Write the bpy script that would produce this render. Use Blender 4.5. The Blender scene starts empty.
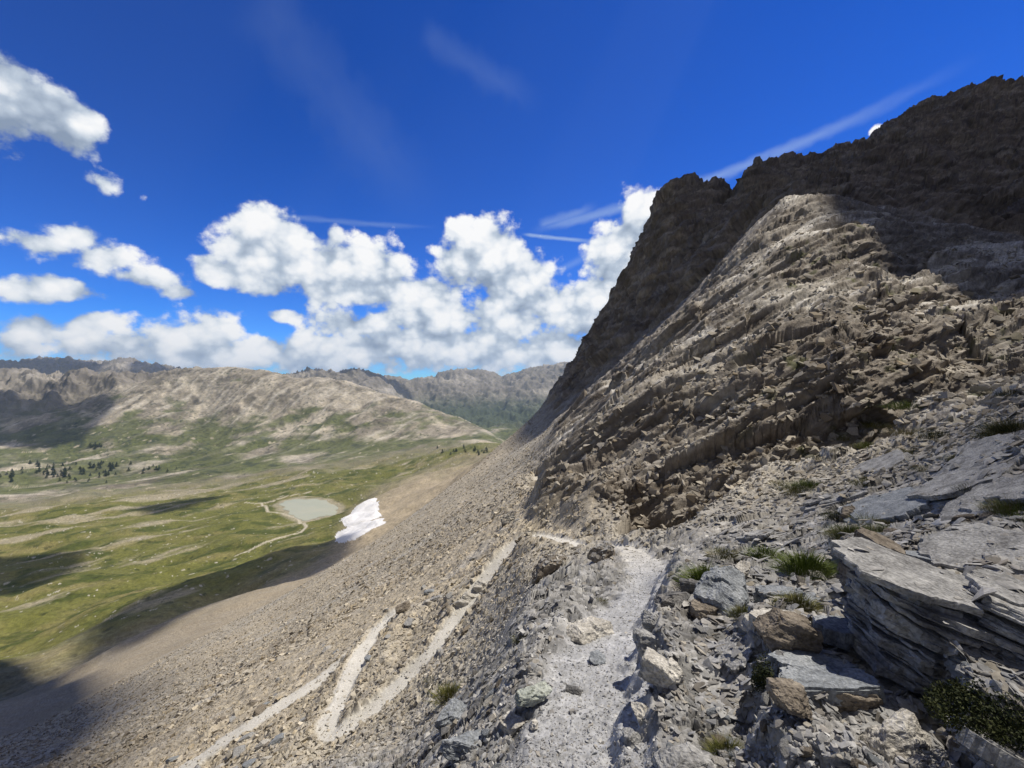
import bpy, bmesh, math, random
import numpy as np
from mathutils import Vector, Matrix, Euler

random.seed(7)
rng = np.random.default_rng(7)
sc = bpy.context.scene
COL = sc.collection
F = 440.0            # focal length of the view in pixels
CX, CY = 512.0, 384.0
R = math.radians
HAZE = 5.5e-5
SUN_AZ, SUN_EL = R(70), R(63)
SUN = np.array([math.sin(SUN_AZ) * math.cos(SUN_EL), math.cos(SUN_AZ) * math.cos(SUN_EL), math.sin(SUN_EL)])

# ------------------------------------------------------------------ noise
def _h(ix, iy, iz, seed):
    h = (ix.astype(np.uint32) * np.uint32(374761393) + iy.astype(np.uint32) * np.uint32(668265263)
         + iz.astype(np.uint32) * np.uint32(2147483647 - 58) + np.uint32((seed * 974634781 + 12345) & 0xffffffff))
    h = (h ^ (h >> np.uint32(13))) * np.uint32(1274126177)
    h = (h ^ (h >> np.uint32(16))) * np.uint32(2246822519)
    return h ^ (h >> np.uint32(15))

def _f(h):
    return (h & np.uint32(0xffffff)).astype(np.float32) / np.float32(0xffffff)

def vnoise3(x, y, z, seed=0):
    """smooth gradient noise, about -1..1"""
    x0 = np.floor(x); y0 = np.floor(y); z0 = np.floor(z)
    fx = (x - x0).astype(np.float32); fy = (y - y0).astype(np.float32); fz = (z - z0).astype(np.float32)
    ix = x0.astype(np.int64); iy = y0.astype(np.int64); iz = z0.astype(np.int64)
    s = lambda t: t * t * t * (t * (t * 6 - 15) + 10)
    wx, wy, wz = s(fx), s(fy), s(fz)
    out = 0
    for dx in (0, 1):
        for dy in (0, 1):
            for dz in (0, 1):
                h = _h(ix + dx, iy + dy, iz + dz, seed)
                gx = ((h & np.uint32(1023)).astype(np.float32) / 511.5 - 1)
                gy = (((h >> np.uint32(10)) & np.uint32(1023)).astype(np.float32) / 511.5 - 1)
                gz = (((h >> np.uint32(20)) & np.uint32(1023)).astype(np.float32) / 511.5 - 1)
                g = gx * (fx - dx) + gy * (fy - dy) + gz * (fz - dz)
                out = out + g * (wx if dx else 1 - wx) * (wy if dy else 1 - wy) * (wz if dz else 1 - wz)
    return out * 1.25

def fbm(x, y, z, oct=4, seed=0, lac=2.03, gain=0.5):
    a, t, o = 1.0, 0.0, 0
    for k in range(oct):
        o = o + a * vnoise3(x, y, z, seed + k * 17)
        t += a; a *= gain; x = x * lac; y = y * lac; z = z * lac
    return o / t * 1.4

def ridged(x, y, z, oct=4, seed=0):
    a, t, o = 1.0, 0.0, 0
    for k in range(oct):
        n = 1 - np.abs(vnoise3(x, y, z, seed + k * 13)) * 1.8
        o = o + a * n; t += a; a *= 0.5; x = x * 2.07; y = y * 2.07; z = z * 2.07
    return o / t

def shards(x, y, seed=0, tilt=0.8):
    """broken-stone surface: every cell a tilted facet; returns height about -1..1 and a per-cell random"""
    x0 = np.floor(x); y0 = np.floor(y)
    best = np.full(x.shape, 9.0, np.float32); hh = np.zeros(x.shape, np.float32); cid = np.zeros(x.shape, np.float32)
    zz = np.zeros(x.shape, np.int64)
    for dx in (-1, 0, 1):
        for dy in (-1, 0, 1):
            ix = (x0 + dx).astype(np.int64); iy = (y0 + dy).astype(np.int64)
            h = _h(ix, iy, zz, seed); h2 = _h(ix, iy, zz + 1, seed); h3 = _h(ix, iy, zz + 2, seed)
            cx = (x - (x0 + dx + 0.1 + 0.8 * _f(h))).astype(np.float32)
            cy = (y - (y0 + dy + 0.1 + 0.8 * _f(h2))).astype(np.float32)
            d = cx * cx + cy * cy
            r1 = _f(h3)
            tx = (_f(h3 >> np.uint32(3)) - 0.5) * 2; ty = (_f(h3 * np.uint32(7) + np.uint32(3)) - 0.5) * 2
            m = d < best
            best = np.where(m, d, best)
            hh = np.where(m, (r1 - 0.5) * 1.2 + tilt * (tx * cx + ty * cy) - 0.5 * d, hh)
            cid = np.where(m, r1, cid)
    return hh, cid

def sstep(a, b, x):
    t = np.clip((x - a) / (b - a), 0, 1)
    return t * t * (3 - 2 * t)

def pl_dist(P, x, y):
    """distance to a plan polyline, signed side (+ = right of travel), parameter 0..1, interpolated z"""
    P = np.asarray(P, float)
    L = np.r_[0, np.cumsum(np.hypot(np.diff(P[:, 0]), np.diff(P[:, 1])))]
    best = np.full(x.shape, 1e9); side = np.zeros(x.shape); par = np.zeros(x.shape); zz = np.zeros(x.shape)
    for i in range(len(P) - 1):
        a, b = P[i], P[i + 1]
        dx, dy = b[0] - a[0], b[1] - a[1]
        l2 = dx * dx + dy * dy + 1e-12
        t = np.clip(((x - a[0]) * dx + (y - a[1]) * dy) / l2, 0, 1)
        qx, qy = x - (a[0] + t * dx), y - (a[1] + t * dy)
        d = np.hypot(qx, qy)
        m = d < best
        best = np.where(m, d, best)
        side = np.where(m, np.sign(dy * (x - a[0]) - dx * (y - a[1])), side)
        par = np.where(m, (L[i] + t * (L[i + 1] - L[i])) / L[-1], par)
        zz = np.where(m, a[2] + t * (b[2] - a[2]), zz)
    return best, side, par, zz

def in_poly(poly, px, py):
    """soft polygon test in a 2-D plane: signed distance (positive inside)"""
    poly = np.asarray(poly, float)
    ins = np.zeros(px.shape, bool); d = np.full(px.shape, 1e9)
    n = len(poly)
    for i in range(n):
        x1, y1 = poly[i]; x2, y2 = poly[(i + 1) % n]
        c = ((y1 > py) != (y2 > py)) & (px < (x2 - x1) * (py - y1) / (y2 - y1 + 1e-12) + x1)
        ins ^= c
        dx, dy = x2 - x1, y2 - y1
        t = np.clip(((px - x1) * dx + (py - y1) * dy) / (dx * dx + dy * dy + 1e-12), 0, 1)
        d = np.minimum(d, np.hypot(px - x1 - t * dx, py - y1 - t * dy))
    return np.where(ins, d, -d)

def P3(px, py, d):
    return ((px - CX) / F * d, d, (CY - py) / F * d)

def smooth_pl(P, n=8):
    P = np.asarray(P, float); out = []
    Q = np.vstack([2 * P[0] - P[1], P, 2 * P[-1] - P[-2]])
    for i in range(1, len(Q) - 2):
        for t in np.linspace(0, 1, n, endpoint=False):
            a, b, c, d = Q[i - 1], Q[i], Q[i + 1], Q[i + 2]
            out.append(0.5 * (2 * b + (c - a) * t + (2 * a - 5 * b + 4 * c - d) * t * t + (3 * b - a - 3 * c + d) * t ** 3))
    out.append(Q[-2])
    return np.array(out)

# ------------------------------------------------------------------ layout of the mountainside
PATH_PTS = [(570, 900, 1.42), (578, 768, 1.95), (598, 690, 2.55), (622, 625, 3.6), (650, 585, 5.3), (643, 562, 7.2), (622, 547, 9.5),
            (590, 549, 11.6), (562, 541, 14), (532, 536, 17), (518, 541, 17.5), (500, 560, 16.9), (475, 592, 15.8), (440, 640, 14.2), (400, 685, 13.0),
            (352, 724, 12.1), (330, 735, 12.0), (328, 722, 12.5), (340, 700, 13.6), (360, 655, 16.0), (382, 626, 18.3), (395, 612, 19.4),
            (384, 624, 19.0), (366, 640, 18.2), (320, 680, 16.6), (260, 718, 15.3), (190, 765, 14.2), (120, 820, 13.0), (40, 900, 11.5)]
PATH = smooth_pl([P3(*p) for p in PATH_PTS], 6)

STEPS = [  # rocky ledges: (points px,py,d), rise on the right-hand side, fade distance, roughness
    ([(668, 566, 5.9), (655, 592, 4.7), (643, 628, 3.4), (636, 670, 2.75), (626, 715, 2.3), (612, 768, 1.95), (600, 900, 1.4)], 0.20, 1.6),
    ([(815, 545, 4.6), (785, 590, 3.5), (758, 640, 2.8), (752, 700, 2.35), (758, 768, 1.98), (770, 900, 1.4)], 0.15, 1.8),
    ([(838, 540, 4.0), (850, 585, 3.1), (868, 640, 2.6), (905, 700, 2.15), (948, 770, 1.78), (1000, 880, 1.4)], 0.24, 2.6),
]
STEPS = [(np.array([P3(*p) for p in a])[::-1], h, f) for a, h, f in STEPS]   # travel away from the camera

def steps_at(x, y, wob=0.0):
    z = np.zeros(x.shape)
    for k, (P, h, f) in enumerate(STEPS):
        m = (np.hypot(x, y) < 12)
        if not m.any(): continue
        d, s, t, _ = pl_dist(P, x[m], y[m])
        sd = d * s
        if wob:
            sd = sd + wob * (fbm(x[m] * 4.1, y[m] * 4.1, x[m] * 0 + k, 3, 50 + k) * 0.16)
        end = sstep(0, 0.08, t) * (1 - sstep(0.80, 1.0, t))
        v = sstep(-0.05, 0.05, sd) * h * end * (1 - sstep(f * 0.3, f, np.maximum(sd, 0)))
        z[m] += v
    return z

COLS = {
    -300: [(1000, 1.6), (900, 5), (850, 12), (820, 25), (800, 45), (785, 75), (770, 120), (700, 210), (620, 330), (555, 560), (500, 900), (478, 1300), (440, 1800), (400, 2200), (378, 2600), (410, 3300), (366, 5000), (420, 7000)],
    0:   [(1250, 1.2), (1120, 2.5), (1000, 5), (880, 12), (825, 20), (785, 40), (762, 75), (745, 115), (703, 190), (650, 290), (600, 420), (550, 620), (505, 930), (480, 1250), (468, 1450), (440, 1800), (405, 2150), (371, 2550), (410, 3300), (363, 4800), (420, 7000)],
    50:  [(1200, 1.3), (1060, 2.6), (970, 5), (862, 12), (808, 19), (765, 36), (738, 68), (719, 110), (688, 180), (645, 270), (590, 420), (545, 620), (503, 930), (480, 1250), (468, 1450), (440, 1800), (405, 2150), (372, 2550), (410, 3300), (362, 4800), (420, 7000)],
    100: [(1150, 1.3), (1020, 2.6), (940, 5), (842, 12), (790, 18), (745, 32), (714, 62), (693, 105), (672, 165), (635, 250), (585, 420), (540, 620), (502, 930), (480, 1250), (468, 1450), (440, 1800), (405, 2150), (374, 2500), (410, 3300), (363, 4800), (420, 7000)],
    200: [(1050, 1.4), (960, 2.6), (890, 5), (815, 10.5), (763, 14.2), (728, 20), (690, 36), (660, 60), (639, 100), (636, 160), (612, 240), (575, 400), (535, 620), (502, 900), (480, 1200), (466, 1450), (440, 1800), (405, 2150), (368, 2500), (410, 3300), (372, 4800), (420, 7000)],
    270: [(970, 1.5), (900, 2.6), (850, 5), (790, 9), (747, 12.6), (713, 15.4), (676, 24), (645, 42), (622, 70), (603, 105), (612, 170), (592, 260), (560, 400), (528, 600), (500, 860), (478, 1150), (464, 1400), (440, 1750), (408, 2050), (372, 2450), (405, 3300), (376, 4300), (425, 5500), (430, 8000)],
    337: [(910, 1.6), (855, 2.6), (820, 5), (772, 8.6), (737, 12.0), (692, 14.3), (668, 16.8), (642, 23), (608, 40), (582, 65), (563, 108), (585, 180), (568, 270), (545, 380), (520, 580), (498, 830), (475, 1100), (462, 1350), (440, 1700), (410, 2000), (380, 2400), (405, 3200), (366, 4300), (425, 5500), (430, 8000)],
    413: [(860, 1.7), (800, 2.6), (775, 4), (760, 8), (712, 11.3), (672, 13.3), (642, 15.8), (603, 22), (567, 38), (537, 65), (515, 118), (540, 200), (525, 300), (506, 420), (492, 600), (478, 850), (465, 1100), (455, 1300), (440, 1600), (418, 1850), (402, 2150), (425, 3000), (400, 4300), (381, 5200), (430, 7500)],
    455: [(830, 1.8), (752, 2.8), (722, 3.9), (728, 6), (695, 10), (652, 12.5), (616, 15.0), (587, 19), (550, 31), (515, 55), (482, 118), (510, 220), (492, 380), (478, 560), (466, 800), (456, 1000), (447, 1250), (436, 1600), (423, 1800), (416, 2000), (430, 3000), (408, 4300), (373, 5200), (430, 7500)],
    490: [(800, 1.9), (712, 2.8), (675, 4.0), (672, 6), (655, 9.5), (614, 12.8), (572, 16.4), (557, 19), (530, 29), (500, 48), (468, 95), (453, 165), (475, 300), (460, 480), (456, 700), (449, 950), (446, 1150), (440, 1550), (431, 1750), (440, 2300), (428, 3000), (408, 4300), (380, 5300), (430, 7500)],
    520: [(784, 1.92), (675, 2.8), (622, 4.2), (610, 6), (604, 9), (572, 13), (541, 17.6), (523, 22), (498, 35), (470, 65), (445, 120), (430, 195), (455, 330), (450, 600), (446, 1000), (447, 1300), (450, 2300), (428, 3000), (405, 4300), (378, 5300), (430, 7500)],
    560: [(775, 1.95), (680, 2.65), (618, 3.8), (578, 6), (563, 9.5), (544, 13.8), (522, 18), (482, 28), (450, 48), (420, 90), (402, 145), (392, 185), (383, 230), (400, 300), (450, 500), (430, 2500), (410, 4300), (376, 5300), (430, 7500)],
    590: [(768, 1.95), (692, 2.55), (640, 3.35), (600, 4.9), (570, 7.8), (550, 11.6), (532, 13.5), (497, 19), (450, 30), (415, 55), (392, 115), (372, 180), (338, 225), (365, 300), (440, 600), (430, 5000)],
    620: [(768, 1.95), (692, 2.5), (628, 3.6), (585, 5.2), (562, 7.4), (547, 9.5), (535, 11.5), (500, 16), (445, 25), (398, 42), (378, 60), (372, 100), (345, 150), (315, 190), (284, 220), (315, 290), (420, 600), (430, 5000)],
    660: [(768, 1.9), (690, 2.3), (640, 2.9), (600, 3.95), (572, 5.3), (550, 7.5), (520, 10), (470, 16), (410, 26), (362, 42), (336, 62), (330, 100), (290, 145), (240, 185), (196, 215), (225, 280), (380, 600), (430, 5000)],
    690: [(768, 1.9), (700, 2.3), (640, 3), (600, 3.9), (570, 5.2), (540, 7.5), (500, 11), (440, 18), (380, 30), (332, 46), (305, 67), (300, 105), (262, 145), (215, 180), (181, 212), (212, 275), (370, 600), (430, 5000)],
    740: [(768, 1.9), (700, 2.25), (650, 2.8), (610, 3.6), (570, 4.9), (530, 7), (480, 11), (420, 18), (350, 30), (290, 48), (248, 72), (244, 112), (222, 155), (196, 195), (225, 250), (370, 600), (430, 5000)],
    790: [(768, 1.85), (700, 2.2), (650, 2.75), (610, 3.4), (570, 4.6), (525, 6.8), (470, 11), (400, 18), (330, 30), (260, 48), (195, 76), (196, 120), (184, 175), (168, 225), (195, 300), (370, 650), (430, 5000)],
    850: [(768, 1.85), (700, 2.2), (640, 2.65), (590, 3.4), (540, 4.5), (490, 7), (430, 11), (370, 17), (310, 27), (250, 45), (204, 72), (200, 120), (175, 175), (149, 230), (180, 310), (350, 650), (430, 5000)],
    920: [(768, 1.8), (700, 2.1), (630, 2.6), (575, 3.4), (510, 5.2), (455, 8), (407, 11), (388, 16), (332, 25), (280, 40), (226, 72), (222, 115), (180, 165), (109, 240), (140, 320), (330, 650), (430, 5000)],
    1000: [(768, 1.7), (690, 2.0), (620, 2.5), (540, 3.4), (470, 4.8), (407, 7), (400, 9.5), (385, 15), (342, 25), (290, 42), (238, 75), (215, 115), (160, 175), (84, 255), (120, 340), (330, 650), (430, 5000)],
    1100: [(768, 1.6), (690, 1.9), (600, 2.6), (500, 3.6), (415, 5.2), (382, 8), (370, 12), (320, 25), (270, 45), (222, 80), (150, 155), (80, 265), (120, 350), (330, 650), (430, 5000)],
    1300: [(900, 1.4), (680, 2.2), (520, 3), (400, 4.8), (340, 8), (280, 25), (200, 60), (110, 150), (60, 280), (110, 360), (330, 650), (430, 5000)],
}
CREST = [  # extra silhouette points (px, py, d, how far behind the hidden point lies)
    [(35, 372, 2560), (75, 373, 2530), (130, 374, 2500), (165, 372, 2500), (185, 369, 2500), (220, 367, 2480), (240, 369, 2470), (300, 379, 2430), (320, 379, 2420),
     (355, 384, 2350), (375, 391, 2300), (395, 396, 2200), (435, 409, 2050), (470, 420, 1900), (505, 441, 1700)],
    [(555, 388, 228), (572, 368, 226), (580, 355, 225), (600, 322, 224), (612, 298, 222), (632, 262, 220), (645, 232, 218), (652, 212, 217), (675, 184, 214), (705, 184, 209), (722, 191, 203), (732, 197, 198)],
    [(745, 193, 205), (760, 181, 215), (775, 172, 220), (805, 164, 228), (830, 156, 230), (868, 142, 234), (880, 127, 237), (900, 116, 239), (940, 101, 244), (960, 94, 248), (980, 86, 252), (1024, 84, 258), (1060, 83, 262)],
    [(20, 364, 4700), (75, 366, 4700), (120, 362, 4700), (150, 365, 4700), (180, 370, 4700), (285, 376, 4300), (305, 370, 4300), (320, 368, 4300), (360, 368, 4300), (380, 373, 4300), (405, 380, 4600),
     (430, 379, 5200), (445, 374, 5200), (470, 376, 5200), (500, 384, 5300), (520, 378, 5300), (540, 375, 5300), (575, 377, 5300)],
    [(575, 405, 62), (600, 385, 60), (640, 352, 60), (675, 318, 63), (715, 278, 70), (765, 222, 74), (810, 196, 76), (830, 199, 74), (880, 212, 72), (945, 228, 73)],
]
BACK = [0.12, 0.2, 0.2, 0.3, None]

pts, val = [], []
def ctrl(px, py, d):
    x, y, z = P3(px, py, d)
    r = math.hypot(x, y); th = math.atan2(x, y)
    pts.append((th, math.log(r))); val.append(z / r)
for px, L in COLS.items():
    for py, d in L: ctrl(px, py, d)
for L, b in zip(CREST, BACK):
    for px, py, d in L:
        ctrl(px, py, d)
        if b: ctrl(px, py + (18 if d < 1000 else 14), d * (1 + b))
for p in PATH[::4]:
    r = math.hypot(p[0], p[1]); pts.append((math.atan2(p[0], p[1]), math.log(r)))
    val.append(p[2] / r)
# the ground behind and beside the camera
for th_d, slope in ((-90, -0.80), (-115, -0.75), (-145, -0.5), (180, 0.0), (-180, 0.0), (145, 0.45), (115, 0.55), (85, 0.5), (72, 0.42), (-72, -0.78)):
    for r in (2.5, 6, 15, 40, 110, 300, 1500, 7000):
        z = -1.7 + slope * r
        if slope < 0 and r > 200: z = -250
        if r > 1000: z = -260 if slope <= 0 else 100
        pts.append((R(th_d), math.log(r))); val.append(z / r)
for th_d in range(-170, 181, 22):
    for r in (0.25, 0.5, 0.9):
        zz = -1.66 + 0.10 * r * math.sin(R(th_d))
        pts.append((R(th_d), math.log(r))); val.append(zz / r)
pts = np.array(pts); val = np.array(val)
KT = 1.7
cen = np.c_[pts[:, 0] * KT, pts[:, 1]]
def kern(d2): return -np.sqrt(d2 + 0.0025)
d2 = ((cen[:, None, :] - cen[None]) ** 2).sum(-1)
n = len(cen)
A = np.zeros((n + 3, n + 3)); A[:n, :n] = kern(d2) - np.eye(n) * 1e-3
A[:n, n] = 1; A[:n, n + 1:] = cen; A[n, :n] = 1; A[n + 1:, :n] = cen.T
W = np.linalg.solve(A, np.r_[val, 0, 0, 0])

uu = np.linspace(-1.42, 1.42, 460)
th_c = np.r_[np.linspace(-math.pi, math.atan(-1.42) - 0.03, 50), np.arctan(uu), np.linspace(math.atan(1.42) + 0.03, math.pi, 50)]
lr_c = np.linspace(math.log(0.25), math.log(14000), 520)
T, L_ = np.meshgrid(th_c, lr_c, indexing='ij')
E = np.zeros(T.shape)
q = np.c_[T.ravel() * KT, L_.ravel()].astype(np.float32)
cf = cen.astype(np.float32); w32 = W[:n].astype(np.float32)
ev = np.zeros(len(q), np.float32)
for i in range(0, len(q), 20000):
    b = q[i:i + 20000]
    dd = (b[:, None, 0] - cf[None, :, 0]) ** 2 + (b[:, None, 1] - cf[None, :, 1]) ** 2
    ev[i:i + 20000] = kern(dd) @ w32 + W[n] + b @ W[n + 1:].astype(np.float32)
E = ev.reshape(T.shape).astype(float)
def blur(a, k, ax):
    for _ in range(k):
        p = np.concatenate([np.take(a, [0], ax), a, np.take(a, [-1], ax)], ax)
        a = 0.25 * np.take(p, range(0, a.shape[ax]), ax) + 0.5 * a + 0.25 * np.take(p, range(2, a.shape[ax] + 2), ax)
    return a
E = blur(blur(E, 1, 0), 1, 1)

def base_E(th, lr):
    i = np.interp(th, th_c, np.arange(len(th_c))); j = np.clip((lr - lr_c[0]) / (lr_c[1] - lr_c[0]), 0, len(lr_c) - 1.001)
    i0 = np.minimum(i.astype(int), len(th_c) - 2); j0 = j.astype(int); a = i - i0; b = j - j0
    return ((E[i0, j0] * (1 - b) + E[i0, j0 + 1] * b) * (1 - a) + (E[i0 + 1, j0] * (1 - b) + E[i0 + 1, j0 + 1] * b) * a)

# ------------------------------------------------------------------ a polar net, finer where the view needs it
NU, NR = 1180, 1400
ui = np.linspace(-1.36, 1.36, NU)
th = np.r_[np.linspace(-math.pi, -1.6, 24), np.linspace(-1.58, math.atan(-1.36) - 0.004, 90), np.arctan(ui), np.linspace(math.atan(1.36) + 0.004, 1.58, 130), np.linspace(1.6, math.pi, 24)]
NT = len(th)
lrf = np.linspace(math.log(0.28), math.log(13000), 2000)
TT, LL = np.meshgrid(th, lrf, indexing='ij')
EE = base_E(TT, LL)
f32 = lambda a: a.astype(np.float32)
rib_poly = [(535, 545), (538, 470), (562, 400), (592, 350), (630, 305), (690, 252), (742, 195), (790, 150), (880, 150), (960, 170), (1200, 180), (1200, 385), (1024, 395), (950, 405), (880, 415), (815, 436), (770, 446), (730, 466), (690, 502), (652, 540), (630, 545), (600, 540)]
def regions(X, Y, ZB, RR, TH):
    front = np.abs(TH) < 1.1
    Ys = np.where(Y > 0.05, Y, 0.05)
    PX = np.where(front, CX + F * X / Ys, -9999); PY = np.where(front, CY - F * ZB / Ys, 9999)
    g = dict(front=front, PX=PX, PY=PY)
    pd = np.full(X.shape, 99.0); ppar = np.zeros(X.shape); pz = np.zeros(X.shape)
    m = RR < 42
    pd[m], _, ppar[m], pz[m] = pl_dist(PATH, X[m], Y[m])
    g.update(pd=pd, pz=pz)
    pw = np.full(X.shape, 0.25); pw[m] = 0.20 + .02 * sstep(8, 11, RR[m]) + 0.03 * np.sin(ppar[m] * 60) + 0.09 * fbm(X[m] * 1.3, Y[m] * 1.3, X[m] * 0, 2, 12) + 0.10 * fbm(X[m] * 5, Y[m] * 5, X[m] * 0, 3, 13)
    g['PM'] = 1 - sstep(pw, pw + 0.16, pd); g['BENCH'] = 1 - sstep(pw, pw + 0.9, pd)
    RIB = np.zeros(X.shape)
    m = (RR > 6) & (RR < 140) & (TH > -0.05) & front
    RIB[m] = sstep(-14, 16, in_poly(rib_poly, PX[m], PY[m]) + 22 * fbm(X[m] / 5, Y[m] / 5, ZB[m] / 5, 3, 3)) * sstep(7, 11, RR[m]) * (1 - sstep(114, 142, RR[m])) * sstep(0.5, 2.6, pd[m])
    CLIFF = np.zeros(X.shape)
    m = (RR > 110) & (RR < 720) & (TH > 0)
    CLIFF[m] = sstep(112, 140, RR[m]) * (1 - sstep(500, 700, RR[m])) * np.where(front[m], sstep(535, 575, PX[m] + 20 * fbm(X[m] / 15, Y[m] / 15, ZB[m] / 15, 3, 4)), 1)
    g['RIB'] = RIB; g['CLIFF'] = CLIFF
    g['NEARR'] = np.where(front, (1 - sstep(9, 14, RR)) * sstep(640, 720, PX), 0.3 * (RR < 10)) * (1 - g['PM'])
    FARM = sstep(2900, 3300, RR)
    g['FARM'] = FARM
    g['HILL'] = sstep(1350, 1800, RR + 260 * fbm(X / 300, Y / 300, X * 0, 3, 8)) * (1 - FARM)
    g['VAL'] = sstep(200, 330, RR) * (1 - g['HILL']) * (1 - FARM) * (1 - CLIFF)
    return g

def saw(t, a=0.22):
    t = t - np.floor(t)
    return np.where(t < a, sstep(0, 1, t / a), 1 - (t - a) / (1 - a))

class Field:
    """heights of a net of points, with masked noise added to them"""
    def __init__(self, X, Y, Z, SP): self.X, self.Y, self.Z0, self.SP = X, Y, Z, SP; self.D = np.zeros(X.shape)
    def add(self, mask, fn):
        m = mask > 0.004
        if m.any(): self.D[m] += mask[m] * fn(self.X[m], self.Y[m], self.Z0[m])
    def lod(self, lam): return sstep(1.2, 2.6, lam / self.SP)
    def noise(self, mask, lam, amp, seed, kind='n'):
        mk = mask * self.lod(lam)
        if kind == 'n': self.add(mk, lambda x, y, z: amp * vnoise3(x / lam, y / lam, z / lam, seed))
        elif kind == 'r': self.add(mk, lambda x, y, z: amp * (ridged(x / lam, y / lam, z / lam, 1, seed) - 0.6))
        elif kind == 's': self.add(mk * FLATN, lambda x, y, z: amp * shards(x / lam, y / lam, seed)[0])
        elif kind == 'a':      # angular blocks drawn out along the beds, in three dimensions
            def fn(x, y, z):
                n = -0.45 * x + 0.50 * y + 0.74 * z; t = 0.86 * x + 0.10 * y + 0.50 * z; q = 0.15 * x + 0.85 * y - 0.48 * z
                wq = 0.3 * vnoise3(x / lam / 2, y / lam / 2, z / lam / 2, seed + 3)
                return amp * shards3(t / lam / 1.9 + wq, n / lam * 1.5 + wq, q / lam, seed)
            self.add(mk, fn)
    def phase(self, mask, lam, seed, a=0.25, wob=0.45):
        """1 on the steep face of a bed, 0 on the debris lying on top of it"""
        m = mask > 0.004; out = np.zeros(mask.shape)
        x, y, z = self.X[m], self.Y[m], self.Z0[m]
        s = (-0.45 * x + 0.50 * y + 0.74 * z) / lam + wob * fbm(x / lam / 3.2, y / lam / 2.2, z / lam / 2.2, 3, seed)
        k = np.floor(s); t = s - k
        am = np.clip(0.55 + 1.3 * vnoise3(x / lam / 1.7 + k * 7.3, k * 1.7, z / lam / 2, seed + 5), 0.05, 1.4)
        out[m] = (1 - sstep(a * 1.15, a * 1.7, t)) * sstep(-.03, .05, t) * sstep(.2, .5, am)
        return out
    def ledges(self, mask, lam, amp, seed, a=0.25, wob=0.45):
        def fn(x, y, z):
            s = (-0.45 * x + 0.50 * y + 0.74 * z) / lam + wob * fbm(x / lam / 3.2, y / lam / 2.2, z / lam / 2.2, 3, seed)
            k = np.floor(s)
            am = np.clip(0.55 + 1.3 * vnoise3(x / lam / 1.7 + k * 7.3, k * 1.7, z / lam / 2, seed + 5), 0.05, 1.4)
            return amp * am * (saw(s, a) - 0.5)
        self.add(mask * self.lod(lam * 0.6), fn)

def shards3(x, y, z, seed=0, tilt=1.0):
    x0 = np.floor(x); y0 = np.floor(y); z0 = np.floor(z)
    best = np.full(x.shape, 9.0, np.float32); hh = np.zeros(x.shape, np.float32)
    for dx in (-1, 0, 1):
        for dy in (-1, 0, 1):
            for dz in (-1, 0, 1):
                ix = (x0 + dx).astype(np.int64); iy = (y0 + dy).astype(np.int64); iz = (z0 + dz).astype(np.int64)
                h = _h(ix, iy, iz, seed); h2 = h * np.uint32(2654435761) ^ (h >> np.uint32(7))
                cx = (x - (x0 + dx + 0.15 + 0.7 * (h & np.uint32(1023)).astype(np.float32) / 1023)).astype(np.float32)
                cy_ = (y - (y0 + dy + 0.15 + 0.7 * ((h >> np.uint32(10)) & np.uint32(1023)).astype(np.float32) / 1023)).astype(np.float32)
                cz = (z - (z0 + dz + 0.15 + 0.7 * ((h >> np.uint32(20)) & np.uint32(1023)).astype(np.float32) / 1023)).astype(np.float32)
                d = cx * cx + cy_ * cy_ + cz * cz
                k = lambda sft: ((h2 >> np.uint32(sft)) & np.uint32(255)).astype(np.float32) / 127.5 - 1
                m = d < best
                best = np.where(m, d, best)
                hh = np.where(m, k(0) * 0.6 + tilt * (k(8) * cx + k(16) * cy_ + k(22) * cz) - 0.4 * d, hh)
    return hh

# first the large forms on a regular net ...
XX = np.exp(LL) * np.sin(TT); YY = np.exp(LL) * np.cos(TT); RRc = np.exp(LL); ZZ = EE * RRc
G = regions(XX, YY, ZZ, RRc, TT)
RIB, CLIFF = G['RIB'], G['CLIFF']
ZZ = ZZ + steps_at(XX, YY, 1.0)
ZZ = ZZ + (G['pz'] - ZZ) * np.maximum(G['BENCH'] * 0.75, G['PM'] * .97) * sstep(6, 9, RRc) + (G['pz'] - ZZ) * G['PM'] * 0.5 * (1 - sstep(6, 9, RRc))
fd = Field(XX, YY, ZZ, RRc * 0.004)
RB = RIB * (1 - .6 * sstep(58, 78, RRc)); fd.ledges(RB, 15, 5.0, 21, .32); fd.ledges(RB, 6.5, 2.0, 22, .3); FACE_C = np.maximum(fd.phase(RIB, 15, 21, .32), .75 * fd.phase(RIB, 6.5, 22, .3)); fd.ledges(RB, 2.8, .7, 23); fd.noise(RB, 9, 1.0, 31, 'r')
fd.noise(RB, 6.0, .8, 26, 'a')
fd.noise(CLIFF, 60, 8, 41, 'r'); fd.noise(CLIFF, 26, 5, 42, 'r'); fd.ledges(CLIFF, 22, 4.5, 43); fd.ledges(CLIFF, 9, 1.8, 44)
fd.noise(CLIFF, 11, 2.0, 46, 'r')
NR_ = G['NEARR']
fd.ledges(NR_, 1.1, 0.06, 71, a=0.2, wob=.4)
HI = G['HILL'] * sstep(1500, 2000, RRc)
fd.add(HI, lambda x, y, z: 42 * (ridged(x / 520 + 0.2 * z / 100, y / 520, z / 600, 3, 101) - 0.72))
fd.add(G['FARM'], lambda x, y, z: 130 * (ridged(x / 800, y / 800, z / 800, 5, 111) - 0.74))
ZZ = ZZ + fd.D
EM = ZZ / RRc
run = np.maximum.accumulate(EM, 1)
vis = sstep(-0.05, -0.004, EM - run)
sec = np.sqrt(1 + np.minimum(np.abs(np.tan(np.clip(TT, -1.0, 1.0))), 1.4) ** 2)
wgt = np.abs(np.gradient(EM, axis=1)) * sec * F * (0.2 + 0.8 * vis) * (EM < 0.9) * (EM * sec > -1.15)
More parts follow.
